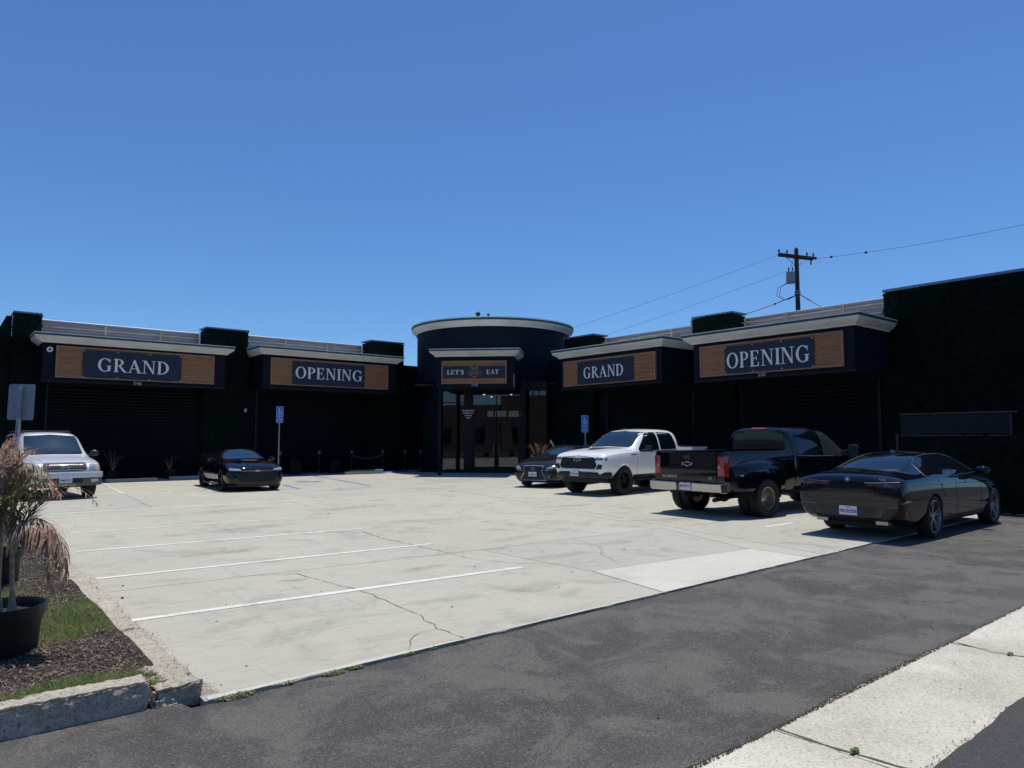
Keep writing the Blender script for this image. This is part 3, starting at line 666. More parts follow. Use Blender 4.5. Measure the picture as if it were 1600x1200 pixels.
def railing(M, s0, s1, y, zs, posts, label):
    t = thing('rail_fence', label, 'railing', group='brass rails in front of the parapet screens'); zt = zs[0] + .18
    for z in zs: MB(M).box(s0, s1, y - .02, y + .02, z - .022, z + .022).build('rail', m_brass, t)
    for p in posts: MB(M).box(p - .03, p + .03, y + .021, y + .07, 5.0, zt).build('post', m_brass, t)
railing(ML, 3.04, 9.12, 2.1, (6.15, 5.83), (3.1, 5.35, 7.45, 9.05), 'brass rail above the leftmost GRAND sign')
railing(ML, 10.98, 17.22, 2.1, (6.25, 5.93), (11.05, 13.05, 15.2, 17.1), 'brass rail above the left OPENING sign')
railing(MRW, -22.75, -17.28, DR + .3, (6.12, 5.82), (-22.6, -20.6, -18.8, -17.4), 'brass rail above the GRAND sign right of the entrance')
railing(MRW, -15.42, -9.95, DR + .3, (6.1, 5.8), (-15.3, -13.6, -11.5), 'brass rail above the rightmost OPENING sign')
b = MB(ML); b.box(7.1, 8.4, 1.9, 2.2, 5.3, 5.78); b.build('roof_curb', m_rotbrown, bld)
b = MB(ML); b.prism([(13.9, 5.4), (15.5, 5.4), (15.5, 5.86), (14.9, 5.95), (14.3, 5.9), (13.9, 5.8)], 1.9, 2.2, 'y'); b.build('roof_curb', m_rotbrown, bld)

# ---- round tower
rT = 4.02
b = MB(); b.lathe([(rT, 4.5), (rT, 7.12)], 96, c=(CX, CY, 0)); b.build('drum_wall', m_navy_front, bld, smooth=True)
b = MB(); b.lathe([(0, 4.5), (rT, 4.5)], 96, c=(CX, CY, 0)); b.build('soffit', m_black, bld)
b = MB(); b.lathe([(rT + .02, 7.08), (rT + .08, 7.08), (rT + .10, 7.14), (rT + .17, 7.19), (rT + .26, 7.26), (rT + .29, 7.36)], 96, c=(CX, CY, 0)); b.build('cornice', m_cornice, bld, smooth=True, angle=50)
b = MB(); b.lathe([(rT + .31, 7.362), (rT + .31, 7.46), (0, 7.47)], 96, c=(CX, CY, 0)); b.build('cornice_cap', m_cap, bld, smooth=True)
b = MB(); b.lathe([(rT + .27, 7.482), (rT + .32, 7.482), (rT + .32, 7.51), (rT + .27, 7.51)], 96, c=(CX, CY, 0)); b.build('cap_lit_edge', m_capline, bld, smooth=True)
# lower walls of the drum, leaving the diagonal front open
for a0, a1 in ((-45 + 2, 178), ):
    pass
b = MB(); aL = R(225 - 34); aR = R(225 + 48)
b.lathe([(rT - .25, -.05), (rT - .25, 4.49)], 40, c=(CX, CY, 0), a0=R(90), a1=aL); b.lathe([(rT - .25, -.05), (rT - .25, 4.49)], 30, c=(CX, CY, 0), a0=aR, a1=R(360)); b.build('wall', m_navy, bld, smooth=True)
# entrance fascia box
b = MB(MD); b.box(-1.86, 1.68, -5.6, -3.3, 3.98, 5.42); b.build('sign_fascia', m_navy_front, bld)
cornice(MD, -1.86, 1.68, -5.6, -3.6, 5.42, bld, h=.24)
b = MB(MD); b.box(-1.80, -1.66, -5.5, -5.36, -.02, 3.979); b.build('post', m_navy_front, bld)
b = MB(MD); b.box(1.92, 2.12, -4.2, -4.0, -.02, 4.499); b.build('post', m_navy_front, bld)
b = MB(MD); b.box(1.685, 1.72, -5.5, -5.42, 4.02, 4.62); b.build('light_strip', m_num, bld)

# ---- glazed front with doors, and the room behind it
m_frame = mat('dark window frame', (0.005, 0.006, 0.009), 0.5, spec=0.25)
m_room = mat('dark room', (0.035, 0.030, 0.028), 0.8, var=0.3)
m_roomw = mat('curtain', (0.30, 0.24, 0.20), 0.8, var=0.35, vscale=3, stretch=(6, 6, .3))
m_daywin = mat('daylight glow pane', (0.42, 0.50, 0.58), 0.6, emis=0.16)  # panes emit a faint glow in place of daylight behind them
m_spot = mat('ceiling lamp', (1, 0.95, 0.85), 0.6, emis=3.0)
g0, g1_, gy = -2.15, 3.02, -3.0
store = [(-2.15, -1.42), (-1.38, -1.02), (-.58, -.02), (.02, .84), (.88, 1.74), (1.80, 2.36), (2.40, 2.68), (2.72, 3.02)]
b = MB(MD)
for x in (-2.2, -1.40, -1.0, -.60, 1.77, 2.38, 2.70, 3.04): b.box(x - .025, x + .025, gy - .05, gy + .05, 0, 4.1)
b.box(-1.0, -.60, gy - .08, gy + .08, 0, 4.1)
b.box(-2.2, 3.04, gy - .048, gy + .048, 4.0, 4.49); b.box(-2.2, 3.04, gy - .046, gy + .046, 0.0, .12)
b.box(-2.2, -1.0, gy - .03, gy + .03, 3.42, 3.47); b.box(-.6, 1.77, gy - .044, gy + .044, 2.62, 2.72)
b.build('window_frame', m_frame, bld)
for a, c in ((-2.175, -1.425), (-1.375, -1.025)):
    MB(MD).box(a, c, gy - .006, gy + .006, 3.47, 4.0).build('pane', m_glass, bld); MB(MD).box(a, c, gy - .006, gy + .006, .12, 3.42).build('pane', m_glass, bld)
for a, c in ((-.575, .56), (.62, 1.745)):
    MB(MD).box(a, c, gy - .006, gy + .006, 2.72, 4.0).build('pane', m_glass, bld)
MB(MD).box(.565, .615, gy - .04, gy + .04, 2.72, 4.0).build('mullion', m_frame, bld)
for a, c in ((1.795, 2.355), (2.405, 2.675), (2.725, 3.015)): MB(MD).box(a, c, gy - .006, gy + .006, .12, 4.0).build('pane', m_glass, bld)
for a, c, hs in ((-.57, .57, .45), (.605, 1.74, .72)):
    d = MB(MD); d.box(a, a + .09, gy - .03, gy + .03, .03, 2.60); d.box(c - .09, c, gy - .03, gy + .03, .03, 2.60); d.box(a + .09, c - .09, gy - .03, gy + .03, .03, .30); d.box(a + .09, c - .09, gy - .03, gy + .03, 2.50, 2.60); d.box(a + .09, c - .09, gy - .02, gy + .02, 1.02, 1.07)
    dd = d.build('door', m_frame, bld)
    MB(MD).box(a + .09, c - .09, gy - .005, gy + .005, .30, 1.02).build('pane', m_glass, dd); MB(MD).box(a + .09, c - .09, gy - .005, gy + .005, 1.07, 2.50).build('pane', m_glass, dd)
    MB(MD).tube([MD.inverted() @ (MD @ Vector((hs, gy - .05, .85))), (hs, gy - .08, .9), (hs, gy - .08, 1.35), (hs, gy - .05, 1.4)], .012).build('handle', m_steel, dd)
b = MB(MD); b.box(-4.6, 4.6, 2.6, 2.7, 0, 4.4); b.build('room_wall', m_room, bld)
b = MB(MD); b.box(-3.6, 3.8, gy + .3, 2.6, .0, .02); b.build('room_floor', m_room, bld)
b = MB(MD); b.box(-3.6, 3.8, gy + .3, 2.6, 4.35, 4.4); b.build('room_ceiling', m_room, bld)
for k, (a, c, z0, z1) in enumerate(((-2.6, -2.0, 0, 3.9), (-1.2, -.75, 0, 3.9), (.25, .75, .2, 3.9), (1.5, 1.85, .1, 3.7), (2.3, 2.75, .6, 3.9), (3.0, 3.3, 0, 3.9))):
    MB(MD).box(a, c, 2.2, 2.26, z0, z1).build('curtain', m_roomw, bld)
for a, c in ((-.42, -.10), (0, .62), (.75, 1.30), (1.38, 1.66)): MB(MD).box(a, c, 1.0, 1.05, 2.86, 3.18).build('inner_window', m_daywin, bld)
MB(MD).box(-.5, 1.75, 1.051, 1.1, 2.8, 3.25).build('inner_partition', m_room, bld)
for x, y, z in ((-.35, -.8, 3.95), (-.12, .4, 3.9), (1.0, 0, 4.0), (-1.2, .6, 3.9)): MB(MD).lathe([(.0, z), (.05, z), (.05, z + .03)], 10, c=(x, y, 0)).build('ceiling_lamp', m_spot, bld)
# low furniture seen as pale shapes low in the glass
for x, y, w2, h2, lb in ((-1.6, -.6, .5, .6, 'pale small table inside, leftmost behind the entrance glass'), (-.15, .2, .35, .55, 'pale small table inside behind the left entrance door'), (1.0, .2, .6, .55, 'pale small table inside behind the right entrance door'), (2.1, -1.2, .5, .75, 'pale small table inside, right of the entrance doors')):
    t = thing('table', lb, 'table', group='tables inside the glazed entrance')
    MB(MD).box(x - w2, x + w2, y - .3, y + .3, h2, h2 + .04).build('top', m_roomw, t); MB(MD).box(x - .04, x + .04, y - .04, y + .04, 0.02, h2 - .001).build('leg', m_frame, t)
    MB(MD).box(x - w2 * .9, x + w2 * .9, y - .31, y - .301, .1, h2 - .05).build('cloth', m_roomw, t)
# white lettering on the glass: four short centred lines, too small to read
b = MB(MD); q = random.Random(2)
for i, (w2, z) in enumerate(((.62, 3.02), (.50, 2.90), (.34, 2.78), (.18, 2.66))):
    x = -.80 - w2 / 2
    while x < -.80 + w2 / 2: l = q.uniform(.02, .045); b.box(x, x + l, gy - .09, gy - .082, z, z + .045); x += l + .015
b.build('lettering', m_letter, bld, kind='stuff')

# ---- address numbers
def on_face(M, s, y, z): return M @ Matrix.Translation((s, y, z)) @ Matrix.Rotation(R(90), 4, 'X')
text_mesh('546', .20, on_face(ML, 6.2, -.035, 3.86), 'house_number', m_num, bld, .006)
text_mesh('550', .20, on_face(MRW, -12.9, -.035, 3.78), 'house_number', m_num, bld, .006)
text_mesh('548', .20, on_face(MD, -.10, -5.62, 4.12), 'house_number', m_num, bld, .006)
# small fittings
def dome_cam(M, s, y, z, label, r=.09):
    t = thing('security_camera', label, 'camera')
    MB(M).lathe([(0, -.07), (r, -.07), (r, -.0), (0, 0)], 18, 'y', (s, y, z)).build('base', m_white, t, smooth=True)
    MB(M).ball((s, y - .075, z), r * .42, 12, (1, .9, 1)).build('dome', m_blackmet, t, smooth=True)
dome_cam(ML, 3.2, -.001, 5.0, 'white round security camera on the fascia left of the leftmost GRAND sign', .10)
def wall_light(M, s, y, z, label):
    t = thing('wall_light', label, 'lamp'); MB(M).box(s - .05, s + .05, y - .08, y, z - .08, z + .1).build('bracket', m_blackmet, t)
    MB(M).lathe([(0, -.17), (.05, -.15), (.065, -.02), (.04, .0), (0, .0)], 14, 'z', (s, y - .15, z + .05)).build('shade', m_num, t, smooth=True)
wall_light(ML, 10.9, 1.34, 2.98, 'small grey wall lamp on the hedge pier between the two left bays')
# roof fittings on the tower and the right wall
t = thing('roof_camera', 'tiny dark camera pair on top of the round tower', 'camera')
b = MB(); p = MD @ Vector((-.15, -4.3, 7.5)); b.ball(p + Vector((0, 0, .12)), .12, 10); b.tube([p, p + Vector((0, 0, .15))], .02); b.build('housing', m_blackmet, t)
b = MB(); p = MD @ Vector((.35, -4.3, 7.5)); b.ball(p + Vector((0, 0, .08)), .07, 10); b.tube([p, p + Vector((0, 0, .1))], .02); b.build('housing', m_blackmet, t)
t = thing('flood_light', 'small white lamp on the coping of the tall hedge wall', 'lamp')
b = MB(MRW); b.ball((-5.05, DR - .2, 6.52), .09, 12); b.build('globe', m_white, t, smooth=True); b = MB(MRW); b.tube([(-5.05, DR - .1, 6.42), (-5.05, DR - .15, 6.5)], .03); b.build('bracket', m_blackmet, t)

# ============================================================ sign boards
def sign_board(M, s0, s1, z0, z1, b0, b1, word, l0, l1, lz, lh, label, grom=True):
    t = thing('sign_board', label, 'sign', group='wood and navy banner signs on the building'); y = -.001
    MB(M).box(s0 + .05, s1 - .05, y - .03, y, z0 + .05, z1 - .05).build('backing', m_black, t)
    n = 12; hh = (z1 - z0 - .10) / n; b = MB(M)
    for k in range(n):
        a = z0 + .05 + k * hh; o = rnd.uniform(0, .008)
        b.box(s0 + .05, s1 - .05, y - .055 - o, y - .031, a + .003, a + hh - .005)
    b.build('slats', m_wood, t, kind='stuff')
    for q in ((s0, s1, z0, z0 + .05), (s0, s1, z1 - .05, z1), (s0, s0 + .055, z0 + .052, z1 - .052), (s1 - .055, s1, z0 + .052, z1 - .052)):
        MB(M).box(q[0], q[1], y - .085, y, q[2], q[3]).build('frame', m_woodf, t)
    bz0, bz1 = z0 + .045, z1 - .10
    nb = 24; b = MB(M); vs = []
    for j in range(9):
        for i in range(nb + 1):
            u = i / nb; v = j / 8; vs.append((b0 + (b1 - b0) * u, y - .10 - .006 * math.sin(u * 19 + v * 3) * math.sin(v * 3.1), bz0 + (bz1 - bz0) * v - .012 * math.sin(u * math.pi * 3) ** 2 * (v < .05)))
    b.add(vs, [(j * (nb + 1) + i, j * (nb + 1) + i + 1, (j + 1) * (nb + 1) + i + 1, (j + 1) * (nb + 1) + i) for j in range(8) for i in range(nb)])
    b.box(b0 + .01, b1 - .01, y - .09, y - .086, bz0 + .01, bz1 - .01)
    bn = b.build('banner', m_banner, t, smooth=True)
    serif_word(word, lh, l0, lz, y - .107, M, m_letter, bn, width=l1 - l0)
    if grom:
        for zz in (bz0 + .03, bz1 - .03):
            for k in range(4):
                s = b0 + .03 + (b1 - b0 - .06) * k / 3; MB(M).lathe([(0, -.012), (.022, -.01), (.026, 0)], 10, 'y', (s, y - .106, zz)).build('grommet', m_num, bn)
    return t
sign_board(ML, 3.40, 9.11, 3.97, 5.17, 4.27, 7.80, 'GRAND', 4.77, 7.35, 4.27, .52, 'wooden sign with navy banner reading GRAND, leftmost on the building')
sign_board(ML, 11.55, 17.46, 4.10, 5.30, 12.53, 16.15, 'OPENING', 12.66, 16.05, 4.43, .53, 'wooden sign with navy banner reading OPENING on the left wing', grom=False)
sign_board(MRW, -22.36, -17.31, 3.90, 4.98, -21.48, -18.38, 'GRAND', -21.1, -18.86, 4.17, .47, 'wooden sign reading GRAND just right of the round entrance', grom=False)
sign_board(MRW, -15.29, -10.15, 3.84, 4.92, -14.25, -11.06, 'OPENING', -14.17, -11.16, 4.06, .53, 'wooden sign reading OPENING on the right wing beside the tall hedge wall')
# entrance sign
t = thing('sign_board', "framed entrance sign reading LET'S EAT with a round copper emblem", 'sign', group='wood and navy banner signs on the building')
s0, s1, z0, z1, y = -1.62, 1.38, 4.17, 5.22, -5.601
MB(MD).box(s0 + .05, s1 - .05, y - .03, y, z0 + .05, z1 - .05).build('backing', m_black, t)
b = MB(MD)
for a in (z0 + .05, z0 + .125, z0 + .2, z1 - .25, z1 - .165, z1 - .09): b.box(s0 + .05, s1 - .05, y - .06, y - .031, a, a + .07)
b.build('slats', m_wood, t, kind='stuff')
for q in ((s0, s1, z0, z0 + .045), (s0, s1, z1 - .045, z1), (s0, s0 + .05, z0 + .047, z1 - .047), (s1 - .05, s1, z0 + .047, z1 - .047)):
    MB(MD).box(q[0], q[1], y - .085, y, q[2], q[3]).build('frame', m_woodf, t)
bn = MB(MD).box(s0 + .06, s1 - .06, y - .08, y - .065, z0 + .25, z1 - .245).build('banner', m_banner, t)
serif_word("LET'S", .20, -1.36, 4.60, y - .081, MD, m_letter, bn, width=.78, depth=.006)
serif_word('EAT', .20, .46, 4.60, y - .081, MD, m_letter, bn, width=.56, depth=.006)
b = MB(MD); yy_ = y - .09; cxs, czs = -.10, 4.70
def loop2(pts, r=.010, closed=False):
    b.tube([(x, yy_, z) for x, z in pts], r, 6)
loop2([(cxs + .21 * math.cos(R(a)), czs + .21 * math.sin(R(a))) for a in range(-160, -19, 10)]); loop2([(cxs + .21 * math.cos(R(a)), czs + .02 + .2 * math.sin(R(a))) for a in range(10, 171, 10)])
loop2([(cxs - .33, czs - .02), (cxs - .3, czs - .075), (cxs - .2, czs - .085), (cxs + .2, czs - .085), (cxs + .3, czs - .075), (cxs + .33, czs - .02), (cxs + .27, czs + .025), (cxs + .1, czs + .005), (cxs - .1, czs + .005), (cxs - .27, czs + .025), (cxs - .33, czs - .02)], .009)
loop2([(cxs - .15, czs + .21), (cxs - .19, czs + .25), (cxs - .12, czs + .245), (cxs - .07, czs + .2)], .012); loop2([(cxs + .15, czs + .21), (cxs + .19, czs + .25), (cxs + .12, czs + .245), (cxs + .07, czs + .2)], .012)
loop2([(cxs - .12, czs + .06), (cxs - .05, czs + .16), (cxs, czs + .08), (cxs + .05, czs + .16), (cxs + .12, czs + .06)], .012); loop2([(cxs - .1, czs + .19), (cxs, czs + .14), (cxs + .1, czs + .19)], .01)
loop2([(cxs - .2, czs - .04), (cxs + .2, czs - .04)], .012); loop2([(cxs - .06, czs - .2), (cxs, czs - .17), (cxs + .06, czs - .2), (cxs, czs - .24), (cxs - .06, czs - .2)], .01)
b.build('emblem', m_gold, bn)

# ============================================================ dark slatted enclosure in front of the hedge wall
enc = thing('slatted_fence', 'low black slatted fence with hedge panels at the right wall', 'fence')
ME = Matrix.Translation((18.7, 0, 0)) @ Matrix.Rotation(R(-90), 4, 'Z')
m_rail = mat('grey black rail', (0.018, 0.018, 0.021), 0.5, var=0.3)
m_slat = mat('black slat', (0.008, 0.008, 0.011), 0.5, spec=0.25, var=0.3)
for k in range(7):
    z = 1.80 + k * .064
    for a, c in ((-7.62, -5.38), ): MB(ME).box(a, c, -.02, .0, z, z + .052).build('slat', m_slat, enc)
for x in (-7.62, -6.9, -5.36): MB(ME).box(x - .04, x + .04, .003, .08, 0, 2.28).build('post', m_slat, enc)
MB(ME).box(-7.66, -5.2, -.035, .05, 2.262, 2.30).build('top_rail', m_rail, enc); MB(ME).box(-7.66, -5.38, -.035, .0, 1.735, 1.765).build('rail', m_rail, enc); MB(ME).box(-7.76, -7.70, -.06, .02, 0, 1.80).build('corner_post', m_rail, enc)
hedge_panel(ME, -7.72, -5.15, .0, .05, 1.72, parent=enc, density=150, seed=44, name='hedge_panel')
MB(ME).box(-7.7, -5.2, .09, .25, 0, 1.7).build('low_wall', m_hedge, enc)
gt = thing('metal_gate', 'black metal gate at the right edge beside the slatted fence', 'gate')
for k in range(16): MB(ME).box(-4.98, -4.2, .5, .52, .1 + k * .135, .1 + k * .135 + .115).build('slat', m_slat, gt)
for a in (-5.05, -4.2): MB(ME).box(a, a + .07, .48, .56, 0, 2.3).build('post', m_slat, gt)
MB(ME).box(-4.98, -4.2, .49, .55, 2.24, 2.29).build('top_rail', m_slat, gt)
MB(ME).box(-7.7, -7.6, .3, 4.7, 0, 2.2).build('side_panel', m_slat, enc)

# ============================================================ plants, posts and signs along the building
def leaf_strip(b, base, d, L, w, droop, seg=4, side=None):
    """one narrow arching leaf"""
    base = Vector(base); d = Vector(d).normalized(); side = side or d.cross(Vector((0, 0, 1)))
    if side.length < 1e-3: side = Vector((1, 0, 0))
    side.normalize(); pts = []; p = base.copy(); v = d.copy()
    for i in range(seg + 1):
        t = i / seg; ww = w * (0.5 + 1.6 * t * (1 - t)) * (1 if i < seg else 0.08); pts += [p - side * ww / 2, p + side * ww / 2]
        v = (v + Vector((0, 0, -droop / seg * (0.6 + t)))).normalized(); p = p + v * L / seg
    b.add(pts, [(2 * i, 2 * i + 1, 2 * i + 3, 2 * i + 2) for i in range(seg)])
def pot(b, c, r0, r1, h, wall=.012):
    b.lathe([(0, 0), (r0, 0), (r1, h - .05), (r1 * 1.05, h - .05), (r1 * 1.06, h), (r1 * 1.0, h), (r1 - .015, h - .06), (r1 - .02, h * .85)], 36, c=c)
m_pot = mat('black plastic pot', (0.008, 0.008, 0.009), 0.5, var=0.25, vscale=8, spec=0.3)
m_palmg = translucent(mat('palm leaf green', (0.17, 0.22, 0.06), 0.6, col2=(0.32, 0.28, 0.11), vscale=6))
m_palmb = translucent(mat('palm leaf dry', (0.58, 0.43, 0.32), 0.75, col2=(0.22, 0.11, 0.075), vscale=12), .3)
m_palmd = mat('palm leaf dark', (0.035, 0.055, 0.025), 0.6, col2=(0.015, 0.03, 0.015), vscale=6)
m_palmr = mat('palm leaf red brown', (0.24, 0.10, 0.07), 0.7, col2=(0.10, 0.04, 0.03), vscale=6)
m_trunk = mat('palm cane', (0.42, 0.33, 0.23), 0.8, col2=(0.20, 0.145, 0.10), vscale=9, stretch=(1, 1, 6))
def frond(bl, bs, path, L, n, q, w=.012, droop=1.2, t0=.15, tip=.4, spread=1.0):
    """feather frond: stem tube in bs, leaflets in bl along a path of points"""
    P = [Vector(p) for p in path]; bs.tube(P, .007, 6, r1=.002)
    seg = len(P) - 1
    for i in range(n):
        t = t0 + (1 - t0) * (i + .5) / n; k = min(seg - 1, int(t * seg)); f = t * seg - k; p = P[k].lerp(P[k + 1], f); d = (P[k + 1] - P[k]).normalized()
        side = d.cross(Vector((0, 0, 1))); side = side.normalized() if side.length > 1e-3 else Vector((1, 0, 0))
        for sg in (-1, 1):
            v = (side * sg * spread * q.uniform(.6, 1) + d * q.uniform(.5, 1.0) + Vector((0, 0, q.uniform(-.1, .35)))).normalized()
            ll = L * (math.sin(math.pi * min(1, .18 + t * .8)) ** .7) * q.uniform(.7, 1.1)
            leaf_strip(bl, p, v, ll, w * q.uniform(.7, 1.2), (droop if droop > 2.3 else droop * .55) * q.uniform(.5, 1.5), 4)
def arc_path(p, q, lift, n=7):
    p = Vector(p); q = Vector(q); m = (p + q) / 2 + Vector((0, 0, lift)); return [(p * (1 - t) ** 2 + m * 2 * t * (1 - t) + q * t * t) for t in [i / n for i in range(n + 1)]]
def potted_palm(loc, h, r, ph, label, seed, mleaf, group=None, nf=9):
    t = thing('potted_palm', label, 'plant', loc, group=group); q = random.Random(seed)
    b = MB(); pot(b, (0, 0, 0), r * .8, r, ph); b.build('pot', m_pot, t, smooth=True, fix=False); MB().lathe([(0, ph - .07), (r * .95, ph - .07)], 24).build('soil', m_soil, t)
    bl = MB(); bs = MB()
    for k in range(nf):
        a = 6.283 * k / nf + q.uniform(-.3, .3); reach = q.uniform(.35, .75) * h * .55; z = ph + (h - ph) * q.uniform(.55, 1)
        frond(bl, bs, arc_path((0, 0, ph - .05), (math.cos(a) * reach, math.sin(a) * reach, z), (h - ph) * .35), h * .22, 14, q, w=.02, droop=.9, t0=.35)
    st = bs.build('stems', m_trunk, t, fix=False, kind='stuff'); bl.build('leaves', mleaf, t, fix=False, kind='stuff')
gp = 'dark potted plants along the building front'
pl = [(5.6, 32.2, 1.25, 'dark potted palm before the roller door right of the silver SUV'), (7.7, 32.2, 1.0, 'smaller dark potted plant between silver SUV and black coupe'),
      (20.2, 29.2, 1.5, 'dark potted palm left of the glazed entrance')]
for k, (x, y, h, lb) in enumerate(pl): potted_palm((x, y, 0), h, .25, .4, lb, 60 + k, m_palmd, gp)
v = MD @ Vector((2.75, -4.6, 0)); potted_palm(v, 1.55, .24, .45, 'potted palm with red-brown dry fronds right of the entrance', 71, m_palmr, gp)
v = MD @ Vector((3.6, -4.2, 0)); potted_palm(v, 1.7, .24, .45, 'dark green potted palm behind the dark sedan', 72, m_palmd, gp)
# ornamental stanchions
gs = 'iron stanchions with pale finials along the left wing'
st0 = thing('stanchion', 'iron stanchion with pale finial beside the disabled parking sign post', 'stanchion', (12.4, 32.2, 0), group=gs)
b = MB(); b.lathe([(0, 0), (.14, 0), (.14, .03), (.03, .06), (.022, .1), (.022, .85), (.045, .88), (.02, .92), (0, .92)], 14); b.build('post', m_blackmet, st0, smooth=True)
b = MB(); b.lathe([(0, .92), (.03, .95), (.035, 1.0), (.012, 1.1), (0, 1.13)], 10)
for sg in (-1, 1): b.tube([(0, 0, .93), (.05 * sg, -.01, 1.0), (.075 * sg, -.01, 1.05), (.09 * sg, -.01, 1.0)], .012, 6)
b.tube([(-.05, 0, .955), (.05, 0, .955)], .014, 6); b.build('finial', mat('aged pewter', (0.20, 0.19, 0.18), 0.4, metal=0.5), st0, smooth=True)
b = MB(); b.lathe([(0, .03), (.05, .06), (.05, .12), (0, .14)], 10); b.build('foot', MATS['aged pewter'], st0)
for x, y, lb in ((14.35, 32.3, 'iron stanchion with pale finial, second from the disabled parking sign'), (16.05, 32.3, 'iron stanchion with pale finial in the middle of the left OPENING bay'), (17.75, 32.3, 'iron stanchion at the right end of the left OPENING bay'),
              (18.8, 31.9, 'iron stanchion at the hedge pier left of the round tower'), (19.3, 31.2, 'iron stanchion nearest to the potted palm by the round tower'), (19.6, 30.4, 'iron stanchion tight against the round tower wall')):
    c = copy_tree(st0); c.location = (x, y, 0); c['label'] = lb
b = MB()
for (xa, ya), (xb, yb) in (((16.05, 32.3), (17.75, 32.3)),):
    b.tube([(xa + (xb - xa) * i / 12, ya + (yb - ya) * i / 12, .88 - .9 * (i / 12) * (1 - i / 12) * .9) for i in range(13)], .018, 6)
tag(b.build('rope', mat('pale rope', (0.10, 0.095, 0.09), 0.8)), 'pale rope hanging between two stanchions in the left OPENING bay', 'rope')
# small planter boxes
for x, y, lb in ((13.2, 32.4, 'low dark planter at the left of the left OPENING bay'), (15.2, 32.4, 'low dark planter between two stanchions')):
    t = thing('planter', lb, 'planter', (x, y, 0), group='low planters in the left bay'); MB().prism([(-.25, -.15), (.25, -.15), (.25, .15), (-.25, .15)], 0, .35).build('box', m_black, t, bevel=.01)
    b = MB(); q = random.Random(int(x * 10))
    for i in range(60): leaf_strip(b, (q.uniform(-.2, .2), q.uniform(-.1, .1), .33), (q.uniform(-.5, .5), q.uniform(-.5, .5), 1), q.uniform(.2, .42), .02, .8)
    b.build('leaves', m_palmd, t, fix=False, kind='stuff')
# wheel stops
gw = 'concrete wheel stops against the walls'
ws0 = MB().prism([(-.09, 0), (.09, 0), (.07, .13), (-.07, .13)], -.9, .9, 'x').build('wheel_stop', m_conc2, bevel=.012)
ws0.location = (6.05, 30.9, .002); tag(ws0, 'concrete wheel stop right of the silver SUV', 'wheel stop', gw)
for x, y, rz, lb in ((8.4, 31.4, 3, 'concrete wheel stop behind the black coupe'), (15.8, 30.7, 0, 'concrete wheel stop in the access bay, lit by the sun'), (16.7, 32.0, 0, 'concrete wheel stop standing behind the sunlit one'), (2.7, 30.9, 0, 'wheel stop hidden behind the silver SUV'), (20.9, 13.6, 90, 'wheel stop behind the white pickup')):
    c = ws0.copy(); COL.objects.link(c); c.location = (x, y, .002); c.rotation_euler = (0, 0, R(rz)); c['label'] = lb

# disabled parking signs
m_blue = mat('sign blue', (0.03, 0.15, 0.50), 0.4, var=0.05)
def ada_sign(loc, rz, label, ztop, w=.31, h=.72):
    t = thing('parking_sign', label, 'sign', loc, rz, 'blue disabled parking signs on posts')
    MB().tube([(0, .03, 0), (0, .03, ztop - .05)], .028, 10).build('post', m_steel, t, smooth=True)
    rr = .03; P = []
    for cx_, cz_, a0 in ((w / 2 - rr, ztop - rr, 0), (-w / 2 + rr, ztop - rr, 90), (-w / 2 + rr, ztop - h + rr, 180), (w / 2 - rr, ztop - h + rr, 270)):
        P += [(cx_ + rr * math.cos(R(a0 + k * 30)), cz_ + rr * math.sin(R(a0 + k * 30))) for k in range(4)]
    pn = MB().prism(P, -.003, .0, 'y').build('panel', m_blue, t)
    P2 = [(x * .93, ztop - h / 2 + (z - ztop + h / 2) * .965) for x, z in P]; b = MB()
    b.tube([(x, -.005, z) for x, z in P2 + P2[:1]], .004, 4)
    cz_ = ztop - .24
    b.tube([(.075 * math.cos(R(a)) + .005, -.006, cz_ - .02 + .075 * math.sin(R(a))) for a in range(120, 400, 20)], .011, 5)
    b.tube([(-.02, -.006, cz_ + .09), (-.015, -.006, cz_ + .01), (.05, -.006, cz_ + .01), (.08, -.006, cz_ - .08)], .012, 5); b.ball((-.02, -.006, cz_ + .13), .022, 8)
    b.build('access_symbol', m_white, pn)
    Mx = Matrix.Translation((0, -.0045, ztop - .45)) @ Matrix.Rotation(R(90), 4, 'X')
    text_mesh('PARKING\nONLY', .06, Mx, 'lettering', m_white, pn, .001)
    Mx = Matrix.Translation((0, -.0045, ztop - .61)) @ Matrix.Rotation(R(90), 4, 'X'); text_mesh('MINIMUM\nFINE $250', .05, Mx, 'lettering', m_white, pn, .001)
ada_sign((11.72, 30.6, 0), R(-5), 'blue disabled parking sign on a steel post right of the black coupe', 3.08)
ada_sign((20.5, 20.55, 0), R(-72), 'blue disabled parking sign on a post behind the dark sedan', 2.62, h=.70)
